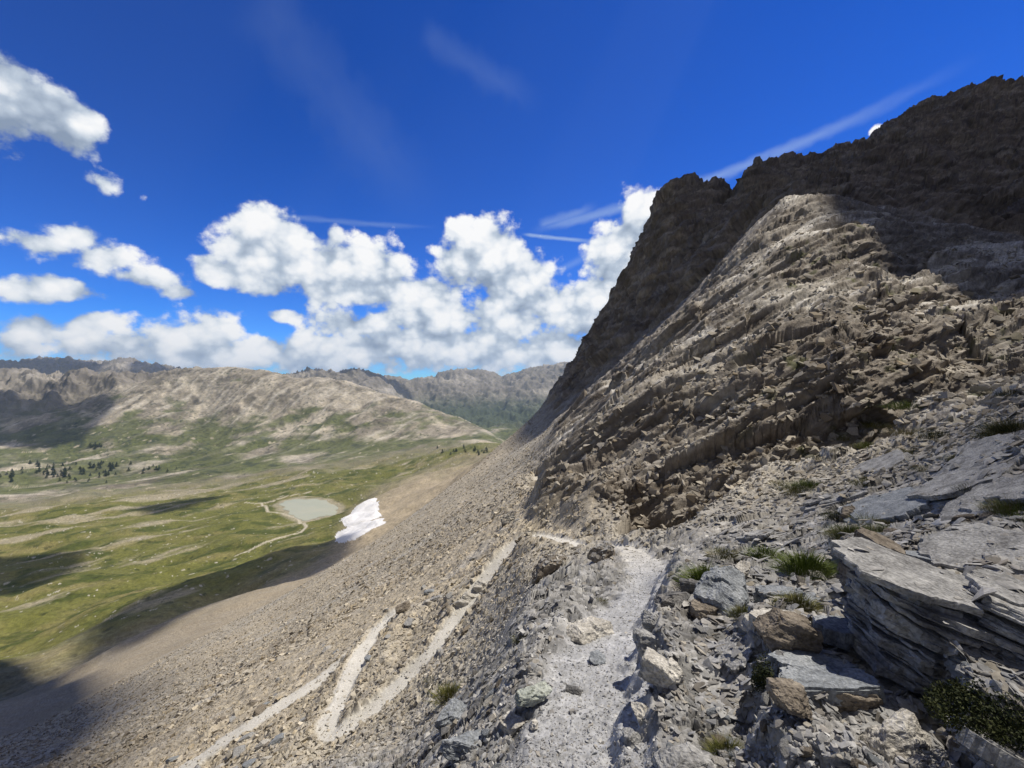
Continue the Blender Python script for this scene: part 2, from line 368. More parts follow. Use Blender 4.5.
lo = np.gradient(LL, axis=1)
wgt = wgt + lo * 14 + 0.06
def boxblur(a, w, ax):
    for _ in range(3):
        p = np.concatenate([np.repeat(np.take(a, [0], ax), w + 1, ax), a, np.repeat(np.take(a, [-1], ax), w, ax)], ax)
        c = np.cumsum(p, ax); n_ = a.shape[ax]
        a = (np.take(c, range(2 * w + 1, 2 * w + 1 + n_), ax) - np.take(c, range(0, n_), ax)) / (2 * w + 1)
    return a
wgt = boxblur(boxblur(wgt, 1, 1), 9, 0)
cum = np.cumsum(wgt, 1); cum = (cum - cum[:, :1]) / (cum[:, -1:] - cum[:, :1])
tt = np.linspace(0, 1, NR)
LR = np.stack([np.interp(tt, cum[i], lrf) for i in range(NT)])
TH = np.repeat(th[:, None], NR, 1)
RR = np.exp(LR)
X = RR * np.sin(TH); Y = RR * np.cos(TH)
ZB = base_E(TH, LR) * RR
Z = np.stack([np.interp(LR[i], lrf, ZZ[i]) for i in range(NT)])
FACE = np.stack([np.interp(LR[i], lrf, FACE_C[i]) for i in range(NT)])
DR = np.gradient(RR, axis=1)
SP = np.maximum(RR * 0.0024, 0.35 * DR) # local mesh spacing
G = regions(X, Y, ZB, RR, TH)
front, PX, PY, RIB, CLIFF, NEARR, FARM, HILL, VAL, PM, pd = [G[k] for k in ('front', 'PX', 'PY', 'RIB', 'CLIFF', 'NEARR', 'FARM', 'HILL', 'VAL', 'PM', 'pd')]
def normals(X, Y, Z):
    P = np.stack([X, Y, Z], -1)
    a = np.gradient(P, axis=0); b_ = np.gradient(P, axis=1)
    nn = np.cross(a, b_)
    nn /= np.linalg.norm(nn, axis=-1, keepdims=True) + 1e-12
    return nn * np.sign(nn[..., 2:3] + 1e-9)
NN = normals(X, Y, Z)
FLATN = sstep(.45, .8, boxblur(NN[..., 2], 1, 1)); NN = boxblur(boxblur(NN, 4, 0), 4, 1); NN /= np.linalg.norm(NN, axis=-1, keepdims=True) + 1e-9

# ... then the broken rock, along the surface normal
Z0 = Z
fd = Field(X, Y, Z0, SP)
SCREE = np.clip(1 - RIB - CLIFF - NEARR, 0, 1) * (1 - sstep(170, 300, RR)) * (1 - PM)
RF = RIB * (.45 + .55 * FACE)
fd.ledges(RF, 1.5, 0.46, 24, .3, .3); fd.ledges(RF, .62, 0.2, 25, .3, .3); fd.ledges(RF, .27, 0.08, 26, .3, .3)
for lam, amp, sd in ((2.8, .32, 33), (1.3, .16, 34), (.62, .09, 35), (.3, .05, 36)): fd.noise(RF, lam, amp, sd, 'a')
fd.ledges(CLIFF, 3.6, 0.9, 45)
for lam, amp, sd in ((9, 1.8, 47), (4.2, 1.0, 48), (2.0, .5, 49)): fd.noise(CLIFF, lam, amp, sd, 'a')
fd.noise(CLIFF, 5, .9, 40, 'r')
SCN = SCREE * sstep(1.0, 4, RR)
fd.noise(SCN, 14, 0.35, 51); fd.noise(SCN, 4, 0.18, 52)
for lam, amp, sd in ((.95, .07, 53), (.42, .06, 54), (.2, .045, 55), (.1, .022, 56)): fd.noise(SCN, lam, amp, sd, 's')
fd.add(SCN * sstep(8, 14, RR) * fd.lod(1.2), lambda x, y, z: 0.22 * sstep(0.35, 0.8, fbm(x / 1.9 + 4, y / 0.85, z / 3, 2, 57)))
NG = (1 - sstep(6, 10, RR)) * (1 - PM)
for lam, amp, sd in ((.6, .03, 61), (.22, .02, 62), (.09, .010, 63), (.035, .004, 64)): fd.noise(NG, lam, amp, sd, 's')
fd.ledges(NEARR, 0.4, 0.03, 72, a=0.2, wob=.4); fd.ledges(NEARR, 0.15, 0.014, 73, a=0.15, wob=.4)
for lam, amp, sd in ((.6, .05, 74), (.27, .03, 75), (.12, .016, 76), (.055, .007, 77)): fd.noise(NEARR, lam, amp, sd, 'a')
for lam, amp, sd in ((.5, .014, 81), (.15, .004, 82)): fd.noise(PM * (RR < 25), lam, amp, sd)
for lam, amp, sd in ((.05, .006, 83), (.022, .004, 84)): fd.noise(PM * (RR < 12), lam, amp, sd, 's')
for lam, amp, sd in ((140, 13, 91), (60, 8, 92), (24, 2.6, 93), (9, 1.0, 94), (4, .5, 95)): fd.noise(VAL, lam, amp, sd)
HI = HILL * sstep(1500, 2000, RR)
fd.add(HI, lambda x, y, z: 26 * (ridged((.86 * x - .5 * y) / 150 + z / 220, (.5 * x + .86 * y) / 620, z / 900, 3, 105) - 0.62))
fd.add(HI, lambda x, y, z: 10 * (ridged(x / 120, y / 120, z / 160, 3, 102) - 0.6))
fd.noise(HI, 40, 4, 103, 'r'); fd.noise(HI, 18, 2, 104, 'r')
fd.add(FARM, lambda x, y, z: 46 * (ridged(x / 85, y / 85, z / 85, 3, 113) - 0.62))
fd.add(FARM, lambda x, y, z: 125 * (ridged(x / 240, y / 240, z / 240, 4, 112) - 0.64))
flat = 1 - np.clip(RIB + CLIFF + NEARR, 0, 1)
X = X + fd.D * NN[..., 0] * (1 - flat); Y = Y + fd.D * NN[..., 1] * (1 - flat); Z = Z + fd.D * (NN[..., 2] * (1 - flat) + flat)

# first hit of a view pixel on the net
UJ = np.clip(np.searchsorted(th, np.arctan(1)) , 0, NT - 1)
def hit(px, py, rmin=0.0):
    u = (px - CX) / F
    i = int(np.argmin(np.abs(th - math.atan(u))))
    v = (CY - py) / F / math.sqrt(1 + u * u)
    e = Z[i] / RR[i]
    ok = np.where((e >= v) & (RR[i] > rmin))[0]
    j = ok[0] if len(ok) else NR - 1
    return np.array([X[i, j], Y[i, j], Z[i, j]]), i, j

# lake and snow ------------------------------------------------------
def plan_poly(pp, rmin=250):
    return np.array([hit(a, b, rmin)[0] for a, b in pp])
lk_px = [(281, 505), (290, 500), (302, 499), (318, 500), (330, 503), (338, 508), (336, 514), (322, 517), (306, 520), (296, 517), (286, 511)]
cpt = hit(310, 509, 250)[0]
LAKE_Z = cpt[2]
lk = np.array([[(a - CX) / F * (LAKE_Z * F / (CY - b)), LAKE_Z * F / (CY - b)] for a, b in lk_px])
lk = smooth_pl(np.c_[np.vstack([lk, lk[:1]]), np.zeros(len(lk) + 1)], 12)[:-1, :2]
lkn = fbm(lk[:, 0] / 22, lk[:, 1] / 22, lk[:, 0] * 0, 3, 77)
lk = lk.mean(0) + (lk - lk.mean(0)) * (1 + .30 * lkn[:, None])
mreg = (RR > 500) & (RR < 1500) & front
LD = np.full(X.shape, -999.0); LD[mreg] = in_poly(lk, X[mreg], Y[mreg])
near_l = sstep(-70, 0, LD)
Z = Z * (1 - near_l) + (LAKE_Z + np.clip(-LD, -3, 60) * 0.03 - 0.3) * near_l

SNOW_PX = [[(342, 519), (352, 512), (362, 503), (374, 498), (377, 505), (374, 512), (383, 516), (366, 524), (350, 527), (343, 524)],
           [(338, 533), (352, 527), (368, 521), (384, 519), (382, 524), (368, 532), (354, 540), (344, 543), (336, 539)]]
SN = []
for pp in SNOW_PX:
    q_ = plan_poly(pp, 200)
    d = np.full(X.shape, -999.0); d[mreg | (RR > 200) & (RR < 1500) & front] = in_poly(q_[:, :2], X[mreg | (RR > 200) & (RR < 1500) & front], Y[mreg | (RR > 200) & (RR < 1500) & front])
    d = d + 5 * fbm(X / 14, Y / 14, X * 0, 3, 121)
    SN.append(np.where(d > -900, d, -999))

# valley track
VT = [plan_poly([(246, 503), (262, 503), (268, 512), (283, 514), (298, 519), (306, 527), (300, 533), (280, 538), (258, 547), (236, 556)], 150),
      plan_poly([(262, 503), (285, 497), (310, 492)], 150)]
VTM = np.zeros(X.shape)
mv = (RR > 250) & (RR < 1300) & front
for q_ in VT:
    VTM[mv] = np.maximum(VTM[mv], 1 - sstep(1.2, 3.2, pl_dist(q_, X[mv], Y[mv])[0]))

# ------------------------------------------------------------------ base colours of rock, soil and turf
def C(r, g, b): return np.array([r, g, b], np.float32)
def mix(a, b, t): return a * (1 - t[..., None]) + b * t[..., None]
ones = np.ones(X.shape)
n1 = fbm(X / 0.9, Y / 0.9, Z / 0.9, 3, 201); n2 = fbm(X / 7, Y / 7, Z / 7, 3, 202); n3 = fbm(X / 45, Y / 45, Z / 45, 4, 203)
sA = shards(X / 0.42, Y / 0.42, 54)[1]; sB = shards(X / 0.2, Y / 0.2, 55)[1]; sC = shards(X / .09, Y / .09, 63)[1]
stone_v = (sA * 0.5 + np.where(RR < 40, sB, 0.5) * 0.5 - 0.5)
stone_n = np.where(RR < 9, sC, 0.5) - 0.5
streak = fbm(X / 16, Y / 2.2, Z / 16, 3, 204)
beige = C(.42, .37, .285); grey = C(.37, .345, .295); pale = C(.44, .42, .38); brown = C(.20, .155, .105); dark = C(.15, .13, .11)
col = mix(np.broadcast_to(beige, X.shape + (3,)).copy(), grey, sstep(-.3, .4, n3 + 0.7 * (1 - sstep(8, 26, RR)) - 0.2))
col = mix(col, pale, 0.75 * sstep(0.0, 0.6, streak + 0.3 * n2))
col = mix(col, brown, 0.55 * sstep(0.1, 0.8, -streak + 0.4 * n3))
col *= (1 + 0.55 * stone_v)[..., None]
# near rubble and bedrock
near_c = mix(np.broadcast_to(C(.235, .233, .228), X.shape + (3,)).copy(), C(.24, .22, .19), sstep(.1, .6, n1))
near_c = mix(near_c, C(.41, .408, .40), 0.55 * sstep(.0, .5, fbm(X / .5, Y / .5, Z / .5, 3, 206)))
near_c *= (1 + 1.0 * stone_n + 0.4 * stone_v)[..., None]
col = mix(col, near_c, 1 - sstep(6, 13, RR))
# rib rock
rib_c = mix(np.broadcast_to(C(.27, .225, .165), X.shape + (3,)).copy(), C(.46, .43, .37), sstep(.0, .55, n2 + 0.5 * n1))
rib_c = mix(rib_c, C(.16, .12, .08), 0.7 * sstep(.1, .6, -n2 + .3 * n3))
rib_c *= (1 + 0.5 * stone_v)[..., None]
NRM = normals(X, Y, Z)
nzs = boxblur(NRM[..., 2], 1, 1)
lit_debris = mix(np.broadcast_to(C(.60, .575, .52), X.shape + (3,)).copy(), C(.40, .37, .315), sstep(-.1, .5, n1)) * (1 + .7 * stone_v)[..., None]
rk_c = mix(np.broadcast_to(C(.215, .19, .16), X.shape + (3,)).copy(), C(.35, .32, .275), sstep(-.2, .5, n2 + .5 * n1))
rk_c = mix(rk_c, C(.115, .09, .065), .7 * sstep(.05, .5, fbm(X / 3, Y / 3, Z / 1.2, 3, 205)))
sbed = -0.45 * X + 0.50 * Y + 0.74 * Z + .35 * n1 * .6
tbed = .86 * X + .10 * Y + .5 * Z
lam_ = fbm(sbed / .55, tbed / 9, sbed * 0, 4, 218)
rk_c = mix(rk_c, C(.46, .43, .375), .75 * sstep(.05, .5, lam_)); rk_c = mix(rk_c, C(.12, .10, .08), .65 * sstep(.08, .5, -lam_))
rib_c = mix(rk_c, lit_debris, np.clip(sstep(.66, .86, nzs + 0.12 * n1 + .08 * n2) * (1 - .75 * FACE) + .35 * (1 - FACE) * sstep(-.1, .3, n2), 0, 1))  # flat tops paler: loose talus, plus sunlit ledges put into the colour
col = mix(col, rib_c, RIB)
cl_c = mix(np.broadcast_to(C(.20, .163, .125), X.shape + (3,)).copy(), C(.34, .29, .23), sstep(-.05, .45, fbm(X / 9, Y / 9, Z / 4, 4, 207)))
cl_c = mix(cl_c, C(.40, .35, .28), .7 * sstep(.25, .5, fbm(X / 5, Y / 5, Z / 1.6, 4, 217)))
cl_c = mix(cl_c, C(.09, .072, .056), 0.7 * sstep(.0, .5, fbm(X / 20, Y / 20, Z / 6, 4, 208)))
zb_ = fbm(Z / 2.6 + .1 * X / 2.6, X / 40, Y / 40, 4, 219)
cl_c = mix(cl_c, C(.42, .375, .315), .6 * sstep(.1, .5, zb_)); cl_c = mix(cl_c, C(.10, .085, .07), .6 * sstep(.1, .5, -zb_))
col = mix(col, cl_c, CLIFF)
# green specks of turf on the slopes
gsl = sstep(.28, .5, fbm(X / 1.6, Y / .8, Z / 1.6, 3, 209) + 0.25 * n3) * (sstep(700, 800, PX) * (RR < 60) * sstep(3.5, 6, RR) * front) * (1 - PM)
col = mix(col, C(.10, .11, .04), 0.75 * gsl)
# valley
green = mix(np.broadcast_to(C(.138, .142, .038), X.shape + (3,)).copy(), C(.215, .19, .075), sstep(-.1, .5, fbm(X / 90, Y / 60, Z / 60, 4, 210)))
green = mix(green, C(.07, .085, .020), sstep(-.02, .35, fbm(X / 40, Y / 30, Z / 30, 4, 211)))
bare = fbm((.55 * X + .83 * Y) / 170, (.83 * X - .55 * Y) / 55, Z / 60, 6, 212)
green = mix(green, C(.34, .30, .21), 0.85 * sstep(.19, .42, bare + 0.25 * sstep(-350, -620, X) - 0.08 + 0.25 * sstep(-.2, .6, -n3) * 0))
green = mix(green, C(.45, .42, .34), sstep(.45, .6, fbm(X / 11, Y / 11, Z / 11, 3, 213)) * 0.8)
green = mix(green, C(.035, .045, .014), .75 * sstep(.38, .55, fbm(X / 9, Y / 9, Z / 9, 3, 214) + .3 * fbm(X / 80, Y / 80, Z / 80, 2, 215)))
green = green * (1 + .35 * fbm(X / 3.5, Y / 3.5, Z / 3.5, 3, 216))[..., None]
green = mix(green, C(.50, .47, .40), sstep(.60, .70, fbm(X / 5, Y / 5, Z / 5, 2, 220) + .25 * bare))
vmask = sstep(0, 1, np.clip((RR - 240 - 130 * sstep(200, 480, PX) - 60 * n3) / 170, 0, 1)) * (1 - CLIFF)
col = mix(col, C(.26, .215, .15), sstep(120, 200, RR) * (1 - CLIFF) * 0.6)
# fan of tan scree below the cliff's far side
fan = sstep(-12, 14, in_poly([(336, 545), (350, 510), (372, 495), (400, 482), (430, 470), (470, 458), (505, 448), (540, 440), (540, 600), (336, 600)], PX, PY) + 9 * n3)
vmask = vmask * (1 - fan * (RR < 1150))
col = mix(col, C(.40, .335, .235), fan * (RR > 300) * (RR < 1150))
col = mix(col, green, vmask * (1 - sstep(1200, 1500, RR + 150 * n3)))
# hill ridge
rk = ridged(X / 120, Y / 120, Z / 160, 3, 102)
hc = mix(np.broadcast_to(C(.27, .24, .19), X.shape + (3,)).copy(), C(.13, .115, .085), sstep(-.1, .45, fbm(X / 120, Y / 120, Z / 60, 4, 221)))
hc = mix(hc, C(.44, .395, .315), 0.9 * sstep(.0, .3, fbm(X / 170 + Z / 160, Y / 200, Z / 260, 4, 222)))
hgreen = sstep(.05, .45, fbm(X / 160, Y / 160, Z / 90, 4, 223) + sstep(-20, -250, Z) * 0.75 - 0.28)
hc = mix(hc, mix(np.broadcast_to(C(.085, .10, .03), X.shape + (3,)).copy(), C(.04, .055, .02), sstep(.1, .4, fbm(X / 50, Y / 50, Z / 50, 3, 224))), 0.9 * hgreen)
gl = fbm(X / 60 + Z / 90, Y / 70, Z / 400, 4, 225)
hc = mix(hc, C(.46, .40, .30), .6 * sstep(.15, .5, gl) * (1 - hgreen)); hc = mix(hc, C(.10, .088, .065), .6 * sstep(.15, .5, -gl) * (1 - hgreen))
hc = mix(hc, C(.035, .048, .02), .8 * sstep(.30, .48, fbm(X / 14, Y / 14, Z / 14, 3, 226) + .35 * fbm(X / 200, Y / 200, Z / 100, 3, 227)))
hc = mix(hc, C(.42, .37, .28), .8 * sstep(.42, .55, fbm(X / 22, Y / 40, Z / 22, 3, 228)))
gu = ridged((.86 * X - .5 * Y) / 150 + Z / 220, (.5 * X + .86 * Y) / 620, Z / 900, 3, 105)
gf = fbm((.86 * X - .5 * Y) / 34 + Z / 60, (.5 * X + .86 * Y) / 300, Z / 500, 4, 229)
hc = mix(hc, C(.46, .425, .355), .75 * sstep(.15, .5, gf + .5 * (gu - .55)) * (1 - .8 * hgreen)); hc = mix(hc, C(.115, .10, .075), .7 * sstep(.12, .5, -gf - .5 * (gu - .55)) * (1 - hgreen))
hc *= (1 + 0.5 * (rk - .5))[..., None]
hm = sstep(1250, 1550, RR + 150 * n3)
col = mix(col, hc, hm)
fc = mix(np.broadcast_to(C(.20, .18, .15), X.shape + (3,)).copy(), C(.36, .33, .28), sstep(.0, .5, fbm(X / 400, Y / 400, Z / 160, 4, 231)))
fc = mix(fc, C(.06, .075, .04), sstep(-60, -260, Z + 90 * n3))
col = mix(col, fc, FARM)
# lake shore, paths
col = mix(col, C(.36, .32, .24), sstep(-16, -6, LD) * (RR > 500) * 0.7)
pc = mix(np.broadcast_to(C(.53, .515, .475), X.shape + (3,)).copy(), C(.365, .372, .385), 1 - sstep(5, 10, RR))
pc *= (1 + 0.25 * n1 + 0.35 * stone_n)[..., None]
col = mix(col, pc, PM)
col = mix(col, C(.46, .42, .32), VTM)
grain = rng.random(X.shape) - .5
col = col * (1 + grain * (0.10 + .30 * sstep(20, 70, RR) * (SCREE + RIB + CLIFF > .3) + .12 * (RR > 250)))[..., None]
col = np.clip(col, 0.01, 0.75)

# ------------------------------------------------------------------ materials
def new_mat(name):
    m = bpy.data.materials.new(name); m.use_nodes = True
    nt = m.node_tree; b = nt.nodes['Principled BSDF']
    b.inputs['Specular IOR Level'].default_value = 0.15
    b.inputs['Roughness'].default_value = 0.9
    return m, nt, b

def N(nt, typ, **kw):
    nd = nt.nodes.new(typ)
    for k, v in kw.items():
        if k.startswith('i_'): nd.inputs[k[2:].replace('_', ' ')].default_value = v
        else: setattr(nd, k, v)
    return nd

def ground_mat(name, grain, bump_scale, bump_dist, attr=True, colr=None, stri=False):
    """stone or turf: base colour from the mesh's own soil map, broken up by grain noise, with bump"""
    m, nt, b = new_mat(name)
    tc = N(nt, 'ShaderNodeTexCoord')
    if attr: src = N(nt, 'ShaderNodeAttribute', attribute_name='soil').outputs['Color']
    nz = N(nt, 'ShaderNodeTexNoise'); nz.inputs['Scale'].default_value = grain; nz.inputs['Detail'].default_value = 8; nz.inputs['Roughness'].default_value = 0.65
    nt.links.new(tc.outputs['Object'], nz.inputs['Vector'])
    mr = N(nt, 'ShaderNodeMapRange'); mr.inputs[1].default_value = 0.3; mr.inputs[2].default_value = 0.7; mr.inputs[3].default_value = 0.68; mr.inputs[4].default_value = 1.32
    nt.links.new(nz.outputs['Fac'], mr.inputs[0])
    mx = N(nt, 'ShaderNodeMix', data_type='RGBA', blend_type='MULTIPLY'); mx.inputs[0].default_value = 1
    nt.links.new(src, mx.inputs[6]); nt.links.new(mr.outputs[0], mx.inputs[7])
    nt.links.new(mx.outputs[2], b.inputs['Base Color'])
    vo = N(nt, 'ShaderNodeTexNoise'); vo.inputs['Scale'].default_value = bump_scale; vo.inputs['Detail'].default_value = 6
    vo.inputs['Roughness'].default_value = 0.7
    nt.links.new(tc.outputs['Object'], vo.inputs['Vector'])
    bp = N(nt, 'ShaderNodeBump'); bp.inputs['Strength'].default_value = 0.7; bp.inputs['Distance'].default_value = bump_dist
    nt.links.new(vo.outputs['Fac'], bp.inputs['Height']); nt.links.new(bp.outputs[0], b.inputs['Normal'])
    return m

M_near = ground_mat('rubble_ground', 18, 30, 0.02)
M_path = ground_mat('trodden_gravel', 30, 60, 0.008)
M_rib = ground_mat('layered_rock', 2.5, 3, 0.15)
M_cliff = ground_mat('cliff_rock', 0.5, 0.8, 0.6)
M_val = ground_mat('alpine_turf', 0.35, 0.25, 0.5)
M_hill = ground_mat('hill_ground', 0.06, 0.05, 3)
M_far = ground_mat('far_rock', 0.02, 0.015, 12)

# ------------------------------------------------------------------ meshes from the net
def mesh_from(name, V, Q, mat, smooth=True, colors=None):
    me = bpy.data.meshes.new(name)
    V = np.asarray(V, np.float32); Q = np.asarray(Q, np.int32)
    k = Q.shape[1]
    me.vertices.add(len(V)); me.vertices.foreach_set('co', V.ravel())
    me.loops.add(Q.size); me.loops.foreach_set('vertex_index', Q.ravel())
    me.polygons.add(len(Q)); me.polygons.foreach_set('loop_start', np.arange(0, Q.size, k, dtype=np.int32))
    try: me.polygons.foreach_set('loop_total', np.full(len(Q), k, np.int32))
    except Exception: pass
    me.update(calc_edges=True)
    me.polygons.foreach_set('use_smooth', np.full(len(Q), smooth, bool))
    if colors is not None:
        at = me.attributes.new('soil', 'FLOAT_COLOR', 'POINT')
        at.data.foreach_set('color', np.c_[colors, np.ones(len(colors))].astype(np.float32).ravel())
    me.materials.append(mat)
    return me

def link(name, me, parent=None, **props):
    o = bpy.data.objects.new(name, me); COL.objects.link(o)
    if parent is not None: o.parent = parent
    for k, v in props.items(): o[k] = v
    return o

idx = np.arange(NT * NR).reshape(NT, NR)
Qd = np.stack([idx[:-1, :-1], idx[1:, :-1], idx[1:, 1:], idx[:-1, 1:]], -1)   # faces (NT-1, NR-1, 4)
V_all = np.stack([X, Y, Z], -1).reshape(-1, 3); C_all = col.reshape(-1, 3)
def fm(a): return a[:-1, :-1]
REG = np.zeros((NT - 1, NR - 1), int)                                           # 0 = slope
REG[fm(RIB) > 0.5] = 2
REG[(fm(CLIFF) > 0.5)] = 3
REG[(fm(RR) > 280) & (fm(CLIFF) <= 0.5)] = 4
REG[(fm(RR) > 280) & (fm(TH) > 0.1)] = 3
REG[(fm(RR) > 1500)] = 5
REG[fm(RR) > 3000] = 6
REG[(fm(PM) > 0.45)] = 1
REG[(fm(VTM) > 0.5)] = 7
def sub(mask, name, mat, kind='structure', lift=None, **props):
    q = Qd[mask]
    u, inv = np.unique(q.ravel(), return_inverse=True)
    v = V_all[u].copy()
    if lift is not None: v[:, 2] += lift.ravel()[u]
    me = mesh_from(name, v, inv.reshape(-1, 4), mat, True, C_all[u])
    return link(name, me, kind=kind, **props)
sub(REG == 0, 'slope', M_near); sub(REG == 1, 'path', M_path); sub(REG == 2, 'hillside', M_rib); sub(REG == 3, 'mountain', M_cliff)
sub(REG == 4, 'valley', M_val); sub(REG == 5, 'hills', M_hill); sub(REG == 6, 'mountains', M_far); sub(REG == 7, 'track', M_val)

# snow
m_snow, nt, b = new_mat('old_snow'); b.inputs['Base Color'].default_value = (.82, .82, .82, 1); b.inputs['Roughness'].default_value = 0.7
nz = N(nt, 'ShaderNodeTexNoise'); nz.inputs['Scale'].default_value = 0.35; nz.inputs['Detail'].default_value = 9; nz.inputs['Roughness'].default_value = .7
rp = N(nt, 'ShaderNodeValToRGB'); rp.color_ramp.elements[0].color = (.58, .53, .45, 1); rp.color_ramp.elements[1].color = (.80, .80, .80, 1)
rp.color_ramp.elements[0].position = .30; rp.color_ramp.elements[1].position = .42
tcs = N(nt, 'ShaderNodeTexCoord'); nt.links.new(tcs.outputs['Object'], nz.inputs['Vector']); nt.links.new(nz.outputs['Fac'], rp.inputs[0]); nt.links.new(rp.outputs[0], b.inputs['Base Color'])
SNL = ['white snow patch beside the pale tarn, upper of the two', 'white snow patch under the dark scree edge, lower of the two']
for d, lab in zip(SN, SNL):
    sub((fm(d) > -1.5) & (fm(RR) > 200), 'snow_patch', m_snow, kind='thing', lift=1.6 * sstep(-2, 7, d) - 0.02, label=lab, category='snow patch', group='old snow patches by the tarn')

# lake
m_lake, nt, b = new_mat('silty_water'); b.inputs['Base Color'].default_value = (.40, .40, .27, 1); b.inputs['Roughness'].default_value = 0.25; b.inputs['Specular IOR Level'].default_value = 0.3
nz = N(nt, 'ShaderNodeTexNoise'); nz.inputs['Scale'].default_value = 0.02
rp = N(nt, 'ShaderNodeValToRGB'); rp.color_ramp.elements[0].color = (.30, .34, .25, 1); rp.color_ramp.elements[1].color = (.46, .43, .30, 1)
tcs = N(nt, 'ShaderNodeTexCoord'); nt.links.new(tcs.outputs['Object'], nz.inputs['Vector']); nt.links.new(nz.outputs['Fac'], rp.inputs[0]); nt.links.new(rp.outputs[0], b.inputs['Base Color'])
bm = bmesh.new(); bm.faces.new([bm.verts.new((p[0], p[1], LAKE_Z + 0.05)) for p in lk]); bmesh.ops.recalc_face_normals(bm, faces=bm.faces)
me = bpy.data.meshes.new('lake'); bm.to_mesh(me); bm.free(); me.materials.append(m_lake)
if me.polygons[0].normal.z < 0: me.flip_normals()
link('lake', me, kind='structure')
# ------------------------------------------------------------------ clouds that shade the ground (unseen, high above the view, two added to darken frame edges)
def cloud_mat():
    m, nt, b = new_mat('cloud'); b.inputs['Base Color'].default_value = (.9, .9, .9, 1); b.inputs['Roughness'].default_value = 1
    return m
M_cloud = cloud_mat()
M_thin = cloud_mat(); _nt = M_thin.node_tree
_tr = N(_nt, 'ShaderNodeBsdfTransparent'); _mx = N(_nt, 'ShaderNodeMixShader'); _mx.inputs[0].default_value = 0.62
_nt.links.new(_tr.outputs[0], _mx.inputs[1]); _nt.links.new(_nt.nodes['Principled BSDF'].outputs[0], _mx.inputs[2]); _nt.links.new(_mx.outputs[0], _nt.nodes['Material Output'].inputs[0])
SHADE = [  # ground outline (px, py, d) or plan points already dropped to z = 0 along the sun, cloud height
    ('plan', [(24, 130), (24, 112), (28, 99), (41, 89), (54, 83), (68, 77), (72, 68), (66, 57), (54, 47), (49, 36), (64, 15), (140, 20), (290, 80), (340, 260), (150, 340), (40, 320), (27, 290), (25, 240), (24, 190), (23, 160)], 480),
    ('plan', [(6.3, 4.3), (5.8, 0), (6.2, -8), (40, -16), (100, -6), (110, 8), (72, 16), (46, 26), (29, 23), (19.5, 16.5), (11, 9.8)], 510),  # added unseen, only to darken the right edge of the frame
    ('px', [(90, 640, 290), (200, 588, 365), (300, 553, 410), (348, 533, 430), (352, 556, 300), (300, 588, 265), (215, 622, 240), (100, 676, 205)], 1500),
    ('px', [(128, 516, 850), (150, 504, 900), (185, 497, 950), (218, 498, 950), (206, 506, 880), (165, 521, 800)], 2600),
    ('px', [(-60, 600, 430), (-60, 570, 540), (30, 560, 590), (75, 566, 560), (60, 585, 480), (0, 606, 415)], 2000),
    ('px', [(-80, 400, 2150), (40, 392, 2250), (110, 400, 2200), (90, 430, 1850), (20, 445, 1700), (-80, 440, 1800)], 3600),
    ('px', [(-100, 372, 4300), (-100, 360, 5200), (60, 360, 5200), (100, 366, 4800), (80, 374, 4300)], 8000),
    ('px', [(130, 372, 4300), (140, 362, 4900), (200, 368, 4900), (190, 374, 4300)], 8000),
    ('px', [(280, 380, 4000), (290, 366, 4600), (350, 364, 4600), (405, 376, 4600), (420, 396, 4300), (390, 393, 4200), (340, 384, 4000)], 8000),
    ('px', [(-80, 830, 22), (-120, 700, 180), (-20, 665, 250), (70, 672, 200), (120, 715, 70), (110, 750, 35), (60, 810, 18)], 900),  # unseen cloud, partly inferred, added to darken the lower-left corner
]
for si, (kind, P, alt) in enumerate(SHADE):
    if kind == 'plan': Q = np.array([(a, b_) for a, b_ in P], float)
    else:
        Q = np.array([P3(*p) for p in P]); Q = Q[:, :2] - Q[:, 2:3] * SUN[:2] / SUN[2]
    Q = smooth_pl(np.c_[np.vstack([Q, Q[:1]]), np.zeros(len(Q) + 1)], 10)[:-1, :2]
    c = Q.mean(0); sz = np.ptp(Q, axis=0).mean()
    nl, ns = len(Q), 10
    V = []; Fc = []
    for k in range(ns + 1):                       # rings from the underside over the rim to the top
        t = k / ns; ph = math.pi * (t - 0.5)
        rr = 0.35 + 0.65 * math.cos(ph) ** 0.4 if 0 < k < ns else 0.02
        for i in range(nl):
            p = c + (Q[i] - c) * rr
            nzv = (0.012 if kind == 'plan' else 0.05) * sz * float(fbm(np.array([p[0] / sz * 6]), np.array([p[1] / sz * 6]), np.array([t * 3.0 + si]), 4, 300)[0])
            dirv = (Q[i] - c) / (np.linalg.norm(Q[i] - c) + 1e-6)
            p = p + dirv * nzv
            h = (0.02 if t < 0.5 else 0.16) * sz * math.sin(ph) + nzv * (t > .5)
            off = (alt + h)
            V.append((p[0] + SUN[0] / SUN[2] * alt, p[1] + SUN[1] / SUN[2] * alt, off))
    for k in range(ns):
        for i in range(nl):
            j = (i + 1) % nl
            Fc.append((k * nl + i, k * nl + j, (k + 1) * nl + j, (k + 1) * nl + i))
    me = mesh_from('cloud', V, Fc, M_cloud if kind == 'plan' or alt == 900 else M_thin)
    link('shade_clouds', me, kind='stuff')

